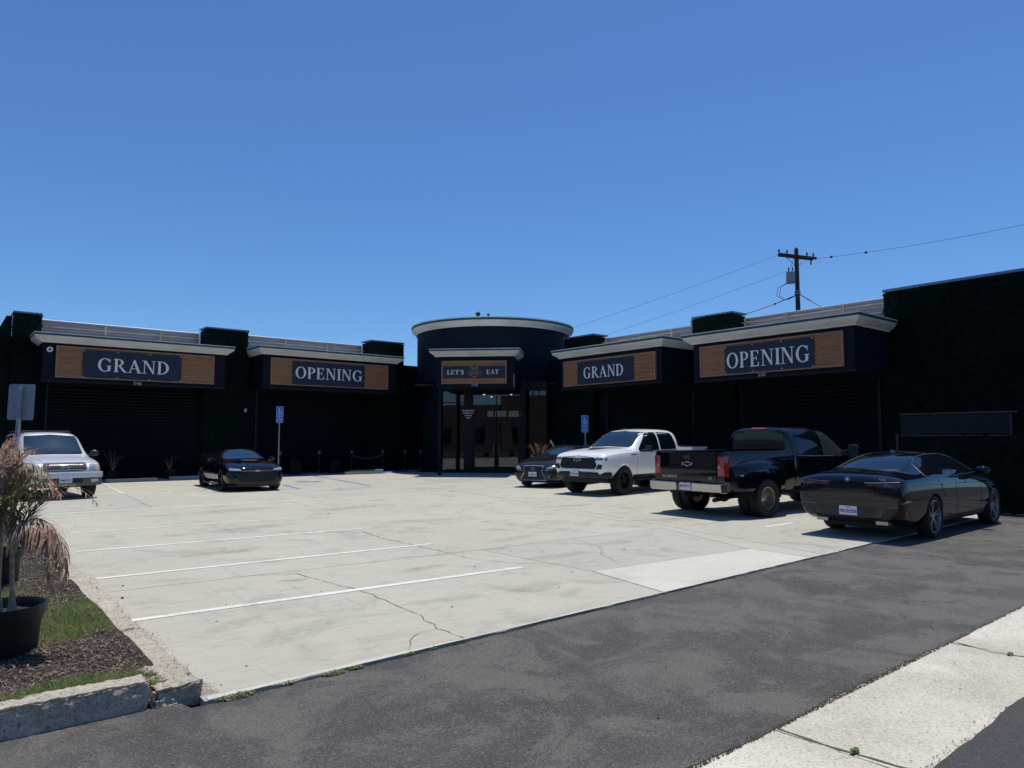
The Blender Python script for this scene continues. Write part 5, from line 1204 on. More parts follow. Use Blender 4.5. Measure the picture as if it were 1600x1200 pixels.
# ---------------------------------------------------------------- pickups
def pickup(c, p, lift, L, dually, mp, seam):
    """crew cab pickup. p: key x positions (front axle, rear axle, nose, cab back, bed end)"""
    fa, ra, nose, cb, be = p; z = lift
    ws = fa - .60       # foot of the windscreen
    xs = [cb, cb + .06, cb + .35, cb + 1.0, ws - 1.35, ws - .70, ws - .35, ws - .02, ws + .16, fa - .05, fa + .45, nose - .22, nose - .08, nose]
    zc = [(cb, 1.86 + z), (cb + .06, 1.915 + z), (cb + .35, 1.94 + z), (cb + 1.0, 1.945 + z), (ws - 1.0, 1.94 + z), (ws - .72, 1.90 + z), (ws - .02, 1.375 + z), (ws + .16, 1.345 + z), (fa, 1.335 + z), (nose - .5, 1.275 + z), (nose - .16, 1.215 + z), (nose - .04, 1.15 + z), (nose, 1.07 + z)]
    belt = [(cb, 1.24 + z), (ws - .1, 1.235 + z), (fa + .2, 1.19 + z), (nose - .3, 1.14 + z), (nose - .06, 1.07 + z), (nose, 1.0 + z)]
    W = [(cb, .955), (cb + .1, .985), (ws, .99), (fa, 1.0), (nose - .35, .99), (nose - .13, .965), (nose - .04, .92), (nose, .87)]
    wt = [(cb, .80), (ws - 1.0, .80), (ws - .6, .81), (ws, .84), (fa, .86), (nose - .1, .87), (nose, .80)]
    zb = [(cb, .46 + z), (fa - .6, .44 + z), (nose - .3, .46 + z), (nose, .52 + z)]
    o = c.loft(xs, zc, belt, W, zb, wt, drop=[(cb, .06), (ws - .7, .06), (ws, .035), (nose, .03)], tumble=[(cb, .975), (ws, .965), (fa, .95), (nose, .96)], rock=.12, crease=.55, endc=.75, shoulder=.10, bulge=.45, lvl=2)
    r = .40 if not dually else .405; R_ = r + .075; wf = [(fa, r, R_, .68)]
    c.finish(o, 'body', mp, wf)
    # bed: outer walls with a slight shoulder, hollow inside
    bx1 = cb - .025; hb = .985 if not dually else .965
    bm = bmesh.new(); sec = [(-hb * .93, .50 + z), (-hb, .62 + z), (-hb, 1.08 + z), (-hb * .985, 1.17 + z), (-hb * .97, 1.335 + z), (-hb * .955, 1.36 + z)]
    sec = sec + [(-a, b) for a, b in reversed(sec)]; r0 = [bm.verts.new((be, a, b)) for a, b in sec]; r1_ = [bm.verts.new((bx1, a, b)) for a, b in sec]; n = len(sec)
    for i in range(n): bm.faces.new((r0[i], r0[(i + 1) % n], r1_[(i + 1) % n], r1_[i]))
    bm.faces.new(r0[::-1]); bm.faces.new(r1_); bmesh.ops.recalc_face_normals(bm, faces=bm.faces)
    o = c.subd(bm, 0); wr = [(ra, r, R_, .68)] if not dually else [(ra, r, R_ + .02, .58)]
    c.finish(o, 'bed', mp, wr, cut=[(be + .07, bx1 - .05, -hb + .12, hb - .12, .86 + z, 1.5 + z)], angle=30)
    MB().box(be + .07, bx1 - .05, -hb + .12, hb - .12, .855 + z, .865 + z).build('bed_floor', m_dark, c.root)
    if dually:      # swollen rear flares over the twin wheels, arch cut out of each
        for sg in (-1, 1):
            bm = bmesh.new(); rings = []
            for x, k in ((-.98, 0), (-.86, .45), (-.62, .92), (-.3, 1), (0, 1), (.3, 1), (.62, .92), (.84, .45), (.96, 0)):
                top = 1.19 + z - (abs(x) ** 2.2) * .17; w = hb - .02 + k * .27; zb_ = .50 + z + (.0 if abs(x) < .9 else .05)
                ring = [(hb - .10, zb_), (w - .03, zb_), (w, zb_ + .10), (w, top - .24), (w - .02, top - .13), (hb + (w - hb) * .62, top - .02), (hb - .02, top + .035), (hb - .10, top + .035)]
                rings.append([bm.verts.new((ra + x, sg * y, zz)) for y, zz in ring])
            for A, B in zip(rings, rings[1:]):
                for i in range(8): bm.faces.new((A[i], A[(i + 1) % 8], B[(i + 1) % 8], B[i]))
            bm.faces.new(rings[0]); bm.faces.new(rings[-1]); bmesh.ops.recalc_face_normals(bm, faces=bm.faces)
            c.finish(c.subd(bm, 2), 'rear_flare', mp, [(ra, r, R_ + .02, .5)])
            c.panel('side_lamp', [(ra - .80, .86 + z), (ra - .74, .86 + z), (ra - .74, .89 + z), (ra - .80, .89 + z)], 'y', sg, m_amber, .004, .05)
    c.arch_fill([(fa, r, R_, .68)], .99); c.arch_fill([(ra, r, R_ + (.02 if dually else 0), .58)], 1.2 if dually else .97)
    # glass
    Wr = [(cb + .20, 1.29 + z), (cb + .16, 1.40 + z), (cb + .26, 1.77 + z), (cb + .34, 1.815 + z), (cb + 1.12, 1.83 + z), (cb + 1.12, 1.275 + z)]
    Wf = [(cb + 1.20, 1.27 + z), (cb + 1.20, 1.83 + z), (ws - .95, 1.825 + z), (ws - .80, 1.78 + z), (ws - .22, 1.30 + z), (ws - .25, 1.235 + z), (ws - .55, 1.215 + z), (ws - .75, 1.255 + z)]
    for w, gm in ((Wr, m_cglass), (Wf, m_cglass3 if dually else m_cglass)): c.panel('side_window', rounded(w, .035), 'y', 1, gm, .005, .08, mirror=True)
    c.panel('windscreen', rounded(mirrorpoly([(0, 1.38 + z), (.72, 1.355 + z), (.76, 1.40 + z), (.68, 1.83 + z), (0, 1.865 + z)]), .03), 'x', 1, m_cglass2, .006, .07)
    c.strip('wiper', [(.60, 1.42 + z), (.1, 1.395 + z)], 'x', 1, m_dark, .014, .012); c.strip('wiper', [(-.08, 1.42 + z), (-.6, 1.395 + z)], 'x', 1, m_dark, .014, .012)
    rw = mirrorpoly([(0, 1.38 + z), (.70, 1.38 + z), (.74, 1.42 + z), (.66, 1.765 + z), (0, 1.79 + z)])
    c.panel('rear_window', rounded(rw, .05), 'x', -1, m_cglass, .005, .08)
    # seams, handles, trims
    x1, x2, x3 = cb + .10, cb + 1.16, ws - .10
    for q in ([(x1 + .06, 1.22 + z), (x1 + .10, .9 + z), (x1 + .35, .53 + z)], [(x2, 1.24 + z), (x2, .53 + z)], [(x3, 1.20 + z), (x3 + .02, .9 + z), (x3 - .03, .52 + z)], [(x1 + .35, .535 + z), (x3 - .03, .53 + z)]): c.strip('door_seam', q, 'y', 1, seam, .008, .0015, mirror=True)
    c.strip('hood_seam', [(ws + .10, .90), (fa + .2, .88), (nose - .22, .84)], 'z', 1, seam, .008, .001, mirror=True)
    hm = m_chrome if dually else mp
    for x in (x2 - .34, x3 - .98 + .05): c.panel('door_handle', [(x, 1.035 + z), (x + .22, 1.035 + z), (x + .22, 1.07 + z), (x, 1.07 + z)], 'y', 1, hm, .018, .1, mirror=True, thick=.015)
    c.strip('belt_trim', [(cb + .15, 1.262 + z), (ws - .72, 1.238 + z)], 'y', 1, m_dchrome if dually else m_trim, .012, .005, mirror=True)
    c.panel('sill', [(cb + .1, .46 + z), (fa - .62, .46 + z), (fa - .62, .53 + z), (cb + .1, .53 + z)], 'y', 1, m_dark if not dually else mp, .008, .2, mirror=True, thick=.02)
    for sg in (-1, 1):
        b = MB(); b.box(cb + .35, fa - .75, sg * .86 - .08, sg * .86 + .08, .36 + z, .41 + z); b.build('side_step', m_dark, c.root, bevel=.01)
        b = MB(); o1, o2 = (1.08, 1.33) if not dually else (1.12, 1.36); h1, h2 = (1.22, 1.42) if not dually else (1.18, 1.50); xm = ws - .36
        b.box(xm - .06, xm + .05, *sorted((sg * o1, sg * o2)), h1 + z, h2 + z); mo = b.build('wing_mirror', m_trim, c.root, bevel=.03, smooth=True)
        b = MB(); b.box(xm - .065, xm - .061, *sorted((sg * (o1 + .03), sg * (o2 - .03))), h1 + .03 + z, h2 - .03 + z); b.build('mirror_glass', m_cglass2, mo)
        b = MB(); b.tube([(xm, sg * .93, 1.27 + z), (xm, sg * (o1 + .03), 1.27 + z)], .028, 8)
        if dually: b.tube([(xm, sg * .93, 1.33 + z), (xm, sg * (o1 + .03), 1.38 + z)], .02, 8)
        b.build('mirror_arm', m_trim, mo)
    # frame, axles, exhaust underneath
    b = MB(); b.box(be + .3, nose - .5, -.45, -.35, .38 + z, .50 + z); b.box(be + .3, nose - .5, .35, .45, .38 + z, .50 + z); b.box(cb, fa - .5, -.5, .5, .36 + z, .44 + z); b.build('frame_rails', m_dark, c.root, kind='stuff')
    b = MB(); b.tube([(ra, -.75, r), (ra, .75, r)], .05, 10); b.ball((ra, 0, r), .16, 12); b.build('rear_axle', m_dark, c.root, smooth=True)
    b = MB(); b.tube([(fa, -.75, r), (fa, .75, r)], .05, 10); b.build('front_axle', m_dark, c.root, smooth=True)
    b = MB(); b.tube([(cb, -.55, .42 + z), (ra + .3, -.62, .42 + z), (ra - .5, -.62, .40 + z), (be - .05, -.72, .36 + z)], .045, 10); b.build('exhaust_pipe', m_dark, c.root, smooth=True)
    # rear end
    c.panel('tailgate', rounded(mirrorpoly([(0, .72 + z), (.76, .72 + z), (.76, 1.34 + z), (0, 1.34 + z)]), .03), 'x', -1, mp, .014, .3, thick=.012)
    c.strip('tailgate_edge', [(-.77, 1.352 + z), (.77, 1.352 + z)], 'x', -1, m_trim if not dually else mp, .03, .012)
    for sg in (-1, 1):
        b = MB(); y0, y1 = sorted((sg * .80, sg * (hb + .006))); b.box(be - .012, be + .16, y0, y1, .86 + z, 1.27 + z)
        tl = b.build('tail_lamp', m_red, c.root, bevel=.018, smooth=True)
        y0, y1 = sorted((sg * .82, sg * .88)); MB().box(be - .017, be - .012, y0, y1, 1.02 + z, 1.08 + z).build('reverse_lamp', m_lamp, tl)
    c.strip('bed_rail', [(be + .05, .94 * hb / .985), (bx1 - .03, .94 * hb / .985)], 'z', 1, m_trim, .03, .002, mirror=True)
    b = MB(); zz = .53 + z; y = .99
    prof = [(be - .14, zz), (be - .16, zz + .17), (be - .04, zz + .19), (be + .06, zz + .17), (be + .06, zz - .02), (be - .10, zz - .02)]
    bm = m_dchrome if dually else m_trim
    for y0, y1 in ((.22, y), (-y, -.22)): b.prism([(a, d) for a, d in prof], y0, y1, 'y')
    b.box(be - .09, be + .05, -.22, .22, zz, zz + .15); bp = b.build('rear_bumper', m_chrome2 if dually else m_trim, c.root, bevel=.012)
    MB().box(be - .145, be - .03, -.30, .30, zz + .171, zz + .20).build('bumper_step', m_dark, bp)
    return r
m_chrome2 = mat('weathered chrome', (0.46, 0.45, 0.44), 0.25, metal=1.0, var=0.10, vscale=3, rvar=.10)

def dually():
    c = Car('pickup_truck', 'black crew cab pickup with twin rear wheels, wide rear flares and chrome bumper', 'pickup', (16.1, 9.45, 0), R(-4), m_blk)
    fa, ra = 2.13, -2.13
    r = pickup(c, (fa, ra, 3.10, -.82, -3.30), .03, 6.5, True, m_blk, m_seam)
    for x in (fa,):
        for sg in (1, -1): c.wheel(x, sg * .86, r, .26, 8, .235, m_rimtan, 'alloy')
    for sg in (1, -1):
        c.wheel(ra, sg * 1.07, r, .235, 8, .24, m_rimtan, 'dually'); c.wheel(ra, sg * .80, r, .235, 8, .24, m_rimtan, 'dually')
    c.panel('third_brake_lamp', [(-.20, 1.895), (.20, 1.895), (.20, 1.925), (-.20, 1.925)], 'x', -1, m_red, .012, .1, thick=.01)
    bowtie(c, -3.322, 0, 1.13, -1, .30, m_chrome, m_blk)
    M = lambda y, z: Matrix.Translation((-3.330, y, z)) @ Matrix.Rotation(R(-90), 4, 'Z') @ Matrix.Rotation(R(90), 4, 'X')
    text_mesh('SILVERADO', .075, M(.50, .84), 'lettering', m_chrome, c.root, .003, sx=1.1); text_mesh('LTZ', .06, M(-.62, .84), 'lettering', m_chrome, c.root, .003)
    MB().box(-3.335, -3.326, -.09, .09, 1.24, 1.32).build('tailgate_handle', m_trim, c.root, bevel=.003)
    c.plate(-3.41, 0, .665, -1, '8H23917', w=.31, h=.15)
    MB().tube([(-3.05, .0, .44), (-3.46, .0, .44)], .035, 8).build('tow_hitch', m_dark, c.root)
    for k in range(5):
        y = -.4 + k * .2; MB().ball((2.2 - .95 - .55, y, 2.005 - .01), .035, 8, (1.6, 1, .5)).build('roof_lamp', m_amber, c.root) if False else None
    b = MB(); b.tube([(-3.2, -1.02, .36), (-3.2, -1.02, .30)], .01); 
    return c
def trail():
    c = Car('pickup_truck', 'lifted white crew cab pickup with black hood decal and black grille, nose out', 'pickup', (17.75, 15.6, 0), R(187), m_wht)
    fa, ra = 1.87, -1.87
    z = .05; r = pickup(c, (fa, ra, 2.86, -1.30, -3.15), z, 5.9, False, m_wht, m_wseam)
    for x in (fa, ra):
        for sg in (1, -1): c.wheel(x, sg * .86, .415, .29, 6, .245, m_rimdk, 'twin')
    P = lambda n, q, ax, m, o=.006, st=.07, **k: c.panel(n, q, ax, 1, m, o, st, **k)
    g = P('grille', rounded(mirrorpoly([(0, .74 + z), (.62, .74 + z), (.70, .82 + z), (.60, 1.07 + z), (0, 1.115 + z)]), .03), 'x', m_dark, .006, .08)
    for zz in (.80, .86, .92, .99, 1.05): c.strip('grille_bar', [(-.60, zz + z), (.60, zz + z)], 'x', 1, m_trim, .030 if zz in (.92, .99) else .018, .014)
    P('headlamp', [(.60, .99 + z), (.66, 1.075 + z), (.86, 1.06 + z), (.88, 1.00 + z)], 'x', m_dark, .008, .05, mirror=True); P('headlamp_lens', [(.64, 1.02 + z), (.67, 1.06 + z), (.85, 1.045 + z), (.86, 1.02 + z)], 'x', m_lamp, .013, .05, mirror=True)
    for sg in (1, -1): c.panel('marker_lamp', [(2.68, .99 + z), (2.76, .985 + z), (2.76, 1.045 + z), (2.67, 1.05 + z)], 'y', sg, m_red, .006, .05)
    P('fog_lamp', rounded([(.66, .72 + z), (.86, .74 + z), (.88, .86 + z), (.74, .88 + z)], .02), 'x', m_dark, .008, .05, mirror=True)
    b = MB()
    for sg in (1, -1): pass
    prof = [(-.98, 2.50), (-.94, 2.74), (-.72, 2.88), (-.45, 2.93), (.45, 2.93), (.72, 2.88), (.94, 2.74), (.98, 2.50), (.85, 2.45), (-.85, 2.45)]
    b.prism([(x, y) for y, x in prof], .47 + z, .64 + z); bp = b.build('front_bumper', m_trim, c.root, bevel=.02, smooth=True)
    b = MB(); b.prism([(x - .07, y * .82) for y, x in prof], .34 + z, .47 + z); b.build('skid_plate', m_dark, bp, bevel=.02)
    b = MB(); b.prism([(x + .004, y) for y, x in [(-.60, 2.88), (-.45, 2.915), (.45, 2.915), (.60, 2.88), (.60, 2.6), (-.60, 2.6)]], .665 + z, .73 + z); b.build('bumper_band', m_wht, bp, bevel=.01)
    for sg in (1, -1): MB().tube([(2.86, sg * .40, .50 + z), (2.96, sg * .40, .51 + z), (2.96, sg * .40, .56 + z), (2.86, sg * .40, .57 + z)], .014, 6).build('tow_hook', m_trim, bp)
    bowtie(c, 2.89, 0, 1.0 + z, 1, .30, m_chrome, m_trim)
    c.plate(2.945, -0.08, .60 + z, 1, '8K41206')
    c.panel('hood_decal', [(2.25, .0), (2.22, .12), (2.05, .24), (1.70, .36), (1.56, .58), (1.40, .60), (1.40, 0)], 'z', 1, m_trim, .004, .08, mirror=True)
    for sg in (1, -1):
        M = Matrix.Translation((c.cast('y', sg, 1.42, 1.17, .006).x, 0, 0)); p = c.cast('y', sg, 1.40, 1.14 + z, .006)
        text_mesh('TRAIL BOSS', .055, Matrix.Translation((p.x - .02, p.y, p.z)) @ Matrix.Rotation(0 if sg < 0 else math.pi, 4, 'Z') @ Matrix.Rotation(R(90), 4, 'X'), 'lettering', m_trim, c.root, .002, bold=.002)
        c.strip('arch_lip', [(1.87 + .50 * math.cos(R(a)), .42 + .50 * math.sin(R(a))) for a in range(8, 173, 8)], 'y', sg, m_wht, .02, .004)
    b = MB(); b.add([(.35, -.015, 1.97), (.55, -.03, 1.97), (.55, .03, 1.97), (.35, .015, 1.97), (.37, 0, 2.03)], [(0, 1, 4), (1, 2, 4), (2, 3, 4), (3, 0, 4)]); b.build('roof_aerial', m_trim, c.root)
    return c

# ---------------------------------------------------------------- silver SUV, nose towards the viewer
def suv():
    c = Car('suv', 'silver full-size SUV with roof rack parked nose out at the left', 'suv', (2.62, 25.5, 0), R(-85), m_slv)
    fa, ra = 1.51, -1.51
    xs = [-2.55, -2.5, -2.2, -1.4, -.4, .25, .45, .62, .92, 1.14, 1.30, 1.8, 2.15, 2.36, 2.48, 2.54]
    zc = [(-2.55, 1.70), (-2.5, 1.78), (-2.2, 1.85), (-1.4, 1.88), (.25, 1.87), (.45, 1.83), (1.14, 1.23), (1.30, 1.18), (1.8, 1.13), (2.15, 1.08), (2.36, 1.02), (2.48, .94), (2.54, .82)]
    belt = [(-2.55, 1.15), (.3, 1.13), (1.2, 1.09), (1.8, 1.03), (2.36, .94), (2.48, .87), (2.54, .76)]
    W = [(-2.55, .90), (-2.3, .97), (1.2, .985), (1.9, .98), (2.2, .95), (2.36, .91), (2.48, .85), (2.54, .76)]
    wt = [(-2.55, .72), (-2.2, .77), (.25, .765), (.6, .77), (1.14, .82), (1.8, .83), (2.36, .82), (2.54, .66)]
    zb = [(-2.55, .50), (-2.2, .38), (2.2, .36), (2.54, .46)]
    o = c.loft(xs, zc, belt, W, zb, wt, drop=[(-2.55, .06), (.45, .06), (1.14, .03), (2.54, .03)], tumble=[(-2.5, .955), (1.2, .95), (2.5, .95)], crease=.5, endc=.6)
    wl = [(fa, .385, .44, .66), (ra, .385, .44, .66)]; c.finish(o, 'body', m_slv, wl); c.arch_fill(wl, .96)
    c.panel('windscreen', rounded(mirrorpoly([(0, 1.225), (.70, 1.215), (.73, 1.25), (.65, 1.745), (0, 1.79)]), .03), 'x', 1, m_cglass2, .006, .07)
    for q in ([(.66, 1.27), (.10, 1.235)], [(-.02, 1.27), (-.60, 1.24)]): c.strip('wiper', q, 'x', 1, m_dark, .014, .014)
    for w in ([(-2.30, 1.22), (-2.22, 1.72), (-1.45, 1.77), (-1.45, 1.20)], [(-1.38, 1.20), (-1.38, 1.775), (-.52, 1.785), (-.52, 1.19)], [(-.44, 1.19), (-.44, 1.785), (.28, 1.77), (.78, 1.28), (.74, 1.17)]): c.panel('side_window', rounded(w, .05), 'y', 1, m_cglass, .005, .08, mirror=True)
    c.panel('rear_window', rounded(mirrorpoly([(0, 1.2), (.66, 1.2), (.6, 1.68), (0, 1.70)]), .05), 'x', -1, m_cglass, .006, .1)
    for q in ([(.86, 1.12), (.90, .75), (.80, .44)], [(-.48, 1.15), (-.48, .43)], [(-1.42, 1.16), (-1.30, .95), (-1.1, .80)]): c.strip('door_seam', q, 'y', 1, m_wseam, .009, .001, mirror=True)
    c.strip('hood_seam', [(1.16, .80), (1.9, .78), (2.40, .68)], 'z', 1, m_wseam, .010, .001, mirror=True)
    c.strip('hood_edge', [(-.86, .985), (-.4, 1.01), (.4, 1.01), (.86, .985)], 'x', 1, m_wseam, .012, .0)
    for x in (-.9, .02): c.panel('door_handle', [(x, 1.03), (x + .18, 1.03), (x + .18, 1.07), (x, 1.07)], 'y', 1, m_trim, .012, .1, mirror=True, thick=.01)
    g = c.panel('grille', rounded(mirrorpoly([(0, .765), (.42, .765), (.52, .81), (.52, .965), (.46, .99), (0, .99)]), .03), 'x', 1, m_dark, .006, .08)
    for k in range(-12, 13):
        if abs(k) > 2: c.strip('grille_bar', [(k * .037, .775), (k * .037, .98)], 'x', 1, m_trim2, .010, .010)
    c.strip('grille_frame', rounded(mirrorpoly([(0, .755), (.44, .755), (.54, .805), (.54, .98), (.47, 1.005), (0, 1.005)]), .04), 'x', 1, m_slv, .026, .008, closed=True)
    p = c.cast('x', 1, 0, .88, .012); b = MB(Matrix.Translation((p.x, 0, .885)) @ Matrix.Rotation(R(90), 4, 'Z') @ Matrix.Rotation(R(90), 4, 'X'))
    b.prism([(.115 * math.cos(R(a)), .052 * math.sin(R(a))) for a in range(0, 360, 15)], 0, .014); bd = b.build('badge', m_chrome, c.root)
    MM = Matrix.Translation((p.x, 0, .885)) @ Matrix.Rotation(R(90), 4, 'Z') @ Matrix.Rotation(R(90), 4, 'X'); b = MB(MM); b.prism([(.100 * math.cos(R(a)), .040 * math.sin(R(a))) for a in range(0, 360, 15)], .0141, .016); b.build('badge_inlay', mat('badge navy', (.02, .04, .12), .3), bd)
    text_mesh('Ford', .07, MM @ Matrix.Translation((0, 0, .0172)), 'lettering', m_white, bd, .0008, sx=1.1)
    c.panel('headlamp', rounded([(.565, .775), (.76, .78), (.775, .955), (.60, .97)], .02), 'x', 1, m_lamp, .008, .05, mirror=True)
    c.panel('turn_lamp', rounded([(.785, .78), (.885, .79), (.90, .94), (.785, .955)], .015), 'x', 1, m_amber, .008, .05, mirror=True)
    prof = [(-.99, 2.10), (-.97, 2.38), (-.82, 2.56), (-.45, 2.64), (.45, 2.64), (.82, 2.56), (.97, 2.38), (.99, 2.10)]
    bp = MB().prism([(x, y) for y, x in prof], .59, .745).build('front_bumper', m_slv, c.root, bevel=.03, smooth=True)
    MB().prism([(x - .03, y * .985) for y, x in prof], .37, .59).build('bumper_lower', mat('grey valance', (.10, .105, .11), .6), bp, bevel=.025, smooth=True)
    MB().box(2.595, 2.625, -.42, -.17, .46, .56).build('air_intake', m_dark, bp); MB().box(2.595, 2.625, .17, .42, .46, .56).build('air_intake', m_dark, bp)
    for sg in (1, -1): MB().prism([(sg * .62, .46), (sg * .80, .48), (sg * .80, .55), (sg * .62, .56)], 2.50, 2.60, 'x').build('fog_lamp', m_lamp, bp, bevel=.01)
    c.plate(2.65, 0, .545, 1, '5ME6922')
    for sg in (1, -1):
        b = MB(); b.tube([(-1.9, sg * .62, 1.90), (-.2, sg * .62, 1.905), (.12, sg * .60, 1.84)], .018, 8); 
        for x in (-1.85, -1.0, -.2): b.tube([(x, sg * .62, 1.80), (x, sg * .62, 1.90)], .018, 8)
        b.build('roof_rack_rail', m_trim, c.root, smooth=True)
        b = MB(); b.ball((.76, sg * 1.12, 1.24), .13, 14, (.55, 1.0, .75)); b.tube([(.76, sg * .92, 1.17), (.76, sg * 1.04, 1.2)], .03, 8); b.build('wing_mirror', m_trim, c.root, smooth=True)
    b = MB(); b.tube([(-1.4, -.62, 1.90), (-1.4, .62, 1.90)], .014, 8); b.tube([(-.4, -.62, 1.905), (-.4, .62, 1.905)], .014, 8); b.build('roof_rack_bar', m_trim, c.root, kind='stuff')
    for x in (fa, ra):
        for sg in (1, -1): c.wheel(x, sg * .82, .385, .26, 5, .215, m_rimgr, 'alloy', tread=False)
    MB().box(-2.3, 2.3, -.62, .62, .32, .44).build('underbody', m_dark, c.root)
    return c

# ---------------------------------------------------------------- black sports coupe
def coupe():
    c = Car('sports_car', 'low glossy black sports coupe facing out in front of the left wing', 'car', (8.2, 25.05, 0), R(-94), m_blk)
    fa, ra = 1.405, -1.405
    xs = [-2.40, -2.34, -2.15, -1.8, -1.3, -.8, -.35, .0, .35, .62, .80, 1.2, 1.6, 1.95, 2.16, 2.26, 2.32]
    zc = [(-2.40, .84), (-2.34, .98), (-2.15, 1.03), (-1.8, 1.06), (-1.3, 1.20), (-.8, 1.31), (-.35, 1.345), (.0, 1.325), (.35, 1.19), (.62, 1.06), (.80, 1.00), (1.2, .985), (1.6, .94), (1.95, .86), (2.16, .80), (2.26, .74), (2.32, .62)]
    belt = [(-2.40, .80), (-2.2, .95), (-1.5, .99), (-.6, .93), (.6, .905), (1.2, .89), (1.95, .78), (2.26, .66), (2.32, .56)]
    W = [(-2.40, .80), (-2.25, .90), (-1.5, .955), (-.6, .91), (.5, .905), (1.3, .945), (1.95, .92), (2.16, .87), (2.26, .78), (2.32, .70)]
    wt = [(-2.40, .62), (-2.1, .62), (-1.3, .50), (-.35, .53), (.0, .55), (.62, .66), (.80, .70), (1.6, .68), (2.32, .55)]
    o = c.loft(xs, zc, belt, W, [(-2.4, .32), (-2.2, .2), (2.1, .16), (2.32, .20)], wt, drop=[(-2.4, .02), (-1.8, .03), (-1.3, .06), (.3, .06), (.8, .02), (2.32, .02)], tumble=[(-2.4, .95), (-1.5, .90), (-.6, .90), (.8, .92), (2.3, .93)], crease=.5, endc=.5, shoulder=.10)
    wl = [(fa, .345, .385, .62), (ra, .35, .39, .62)]; c.finish(o, 'body', m_blk, wl); c.arch_fill(wl, .92)
    c.panel('windscreen', rounded(mirrorpoly([(0, 1.015), (.60, .995), (.66, 1.02), (.50, 1.275), (0, 1.305)]), .03), 'x', 1, m_cglass2, .006, .07)
    c.panel('side_window', rounded([(-1.25, 1.03), (-1.05, 1.17), (-.5, 1.26), (.0, 1.25), (.55, 1.02), (.50, .96), (-1.1, .985)], .04), 'y', 1, m_cglass, .005, .07, mirror=True)
    c.panel('rear_window', mirrorpoly([(0, 1.10), (.50, 1.09), (.44, 1.26), (0, 1.29)]), 'x', -1, m_cglass, .005, .08)
    for q in ([(.62, .92), (.70, .6), (.62, .28)], [(-.72, .94), (-.80, .6), (-.70, .26)]): c.strip('door_seam', q, 'y', 1, m_seam, .007, .001, mirror=True)
    c.strip('hood_ridge', [(.95, .32), (2.05, .22)], 'z', 1, m_blk, .03, .0, mirror=True); c.panel('hood_vent', mirrorpoly([(0, 1.28), (.26, 1.28), (.22, 1.52), (0, 1.55)]) and [(1.25, .0), (1.25, .24), (1.52, .20), (1.55, .0)], 'z', 1, m_dark, .012, .08, mirror=True)
    c.panel('headlamp', rounded([(.48, .655), (.52, .715), (.80, .745), (.84, .70), (.80, .665)], .012), 'x', 1, m_lamp, .006, .04, mirror=True)
    c.panel('upper_grille', mirrorpoly([(0, .615), (.46, .625), (.50, .65), (.42, .685), (0, .68)]), 'x', 1, m_dark, .004, .06)
    c.panel('lower_grille', rounded(mirrorpoly([(0, .30), (.52, .31), (.66, .50), (.48, .575), (0, .565)]), .03), 'x', 1, m_dark, .005, .06)
    for zz in (.36, .42, .48, .54): c.strip('grille_bar', [(-.50, zz), (.50, zz)], 'x', 1, m_trim, .012, .010)
    c.strip('bumper_lip', [(-.62, .59), (.62, .59)], 'x', 1, m_blk, .02, .01); c.panel('brake_duct', rounded([(.70, .34), (.80, .40), (.80, .55), (.73, .56)], .015), 'x', 1, m_dark, .006, .04, mirror=True)
    p = c.cast('x', 1, 0, .655, .012); bowtie(c, p.x + .004, 0, .655, 1, .19, m_chrome, m_dchrome)
    MB().prism([(2.00, -.84), (2.28, -.66), (2.36, -.4), (2.36, .4), (2.28, .66), (2.00, .84)], .17, .20).build('front_splitter', m_trim, c.root, bevel=.006)
    MB().prism([(-2.30, 1.07), (-2.05, 1.06), (-2.04, 1.08), (-2.34, 1.11)], -.78, .78, 'y').build('rear_spoiler', m_blk, c.root, bevel=.008)
    for sg in (1, -1):
        b = MB(); b.box(-2.2, -2.14, sg * .62 - .015, sg * .62 + .015, 1.0, 1.07); b.build('spoiler_post', m_blk, c.root)
        b = MB(); b.ball((.42, sg * 1.0, .99), .10, 12, (.7, 1.1, .62)); b.tube([(.44, sg * .84, .95), (.43, sg * .95, .97)], .022, 8); b.build('wing_mirror', m_blk, c.root, smooth=True)
        MB().box(-1.0, 1.0, sg * .90 - .03, sg * .90 + .03, .17, .22).build('side_skirt', m_trim, c.root, bevel=.008)
    M = Matrix.Translation((c.cast('x', 1, -.42, 1.20, .012))) @ Matrix.Rotation(R(90), 4, 'Z') @ Matrix.Rotation(R(28), 4, 'X')
    for x in (fa, ra):
        for sg in (1, -1): c.wheel(x, sg * .80, .345, .25, 5, .26, m_rimgr if x > 9 else m_rimdk, 'twin', tread=False)
    MB().box(-2.1, 2.1, -.58, .58, .15, .24).build('underbody', m_dark, c.root)
    return c

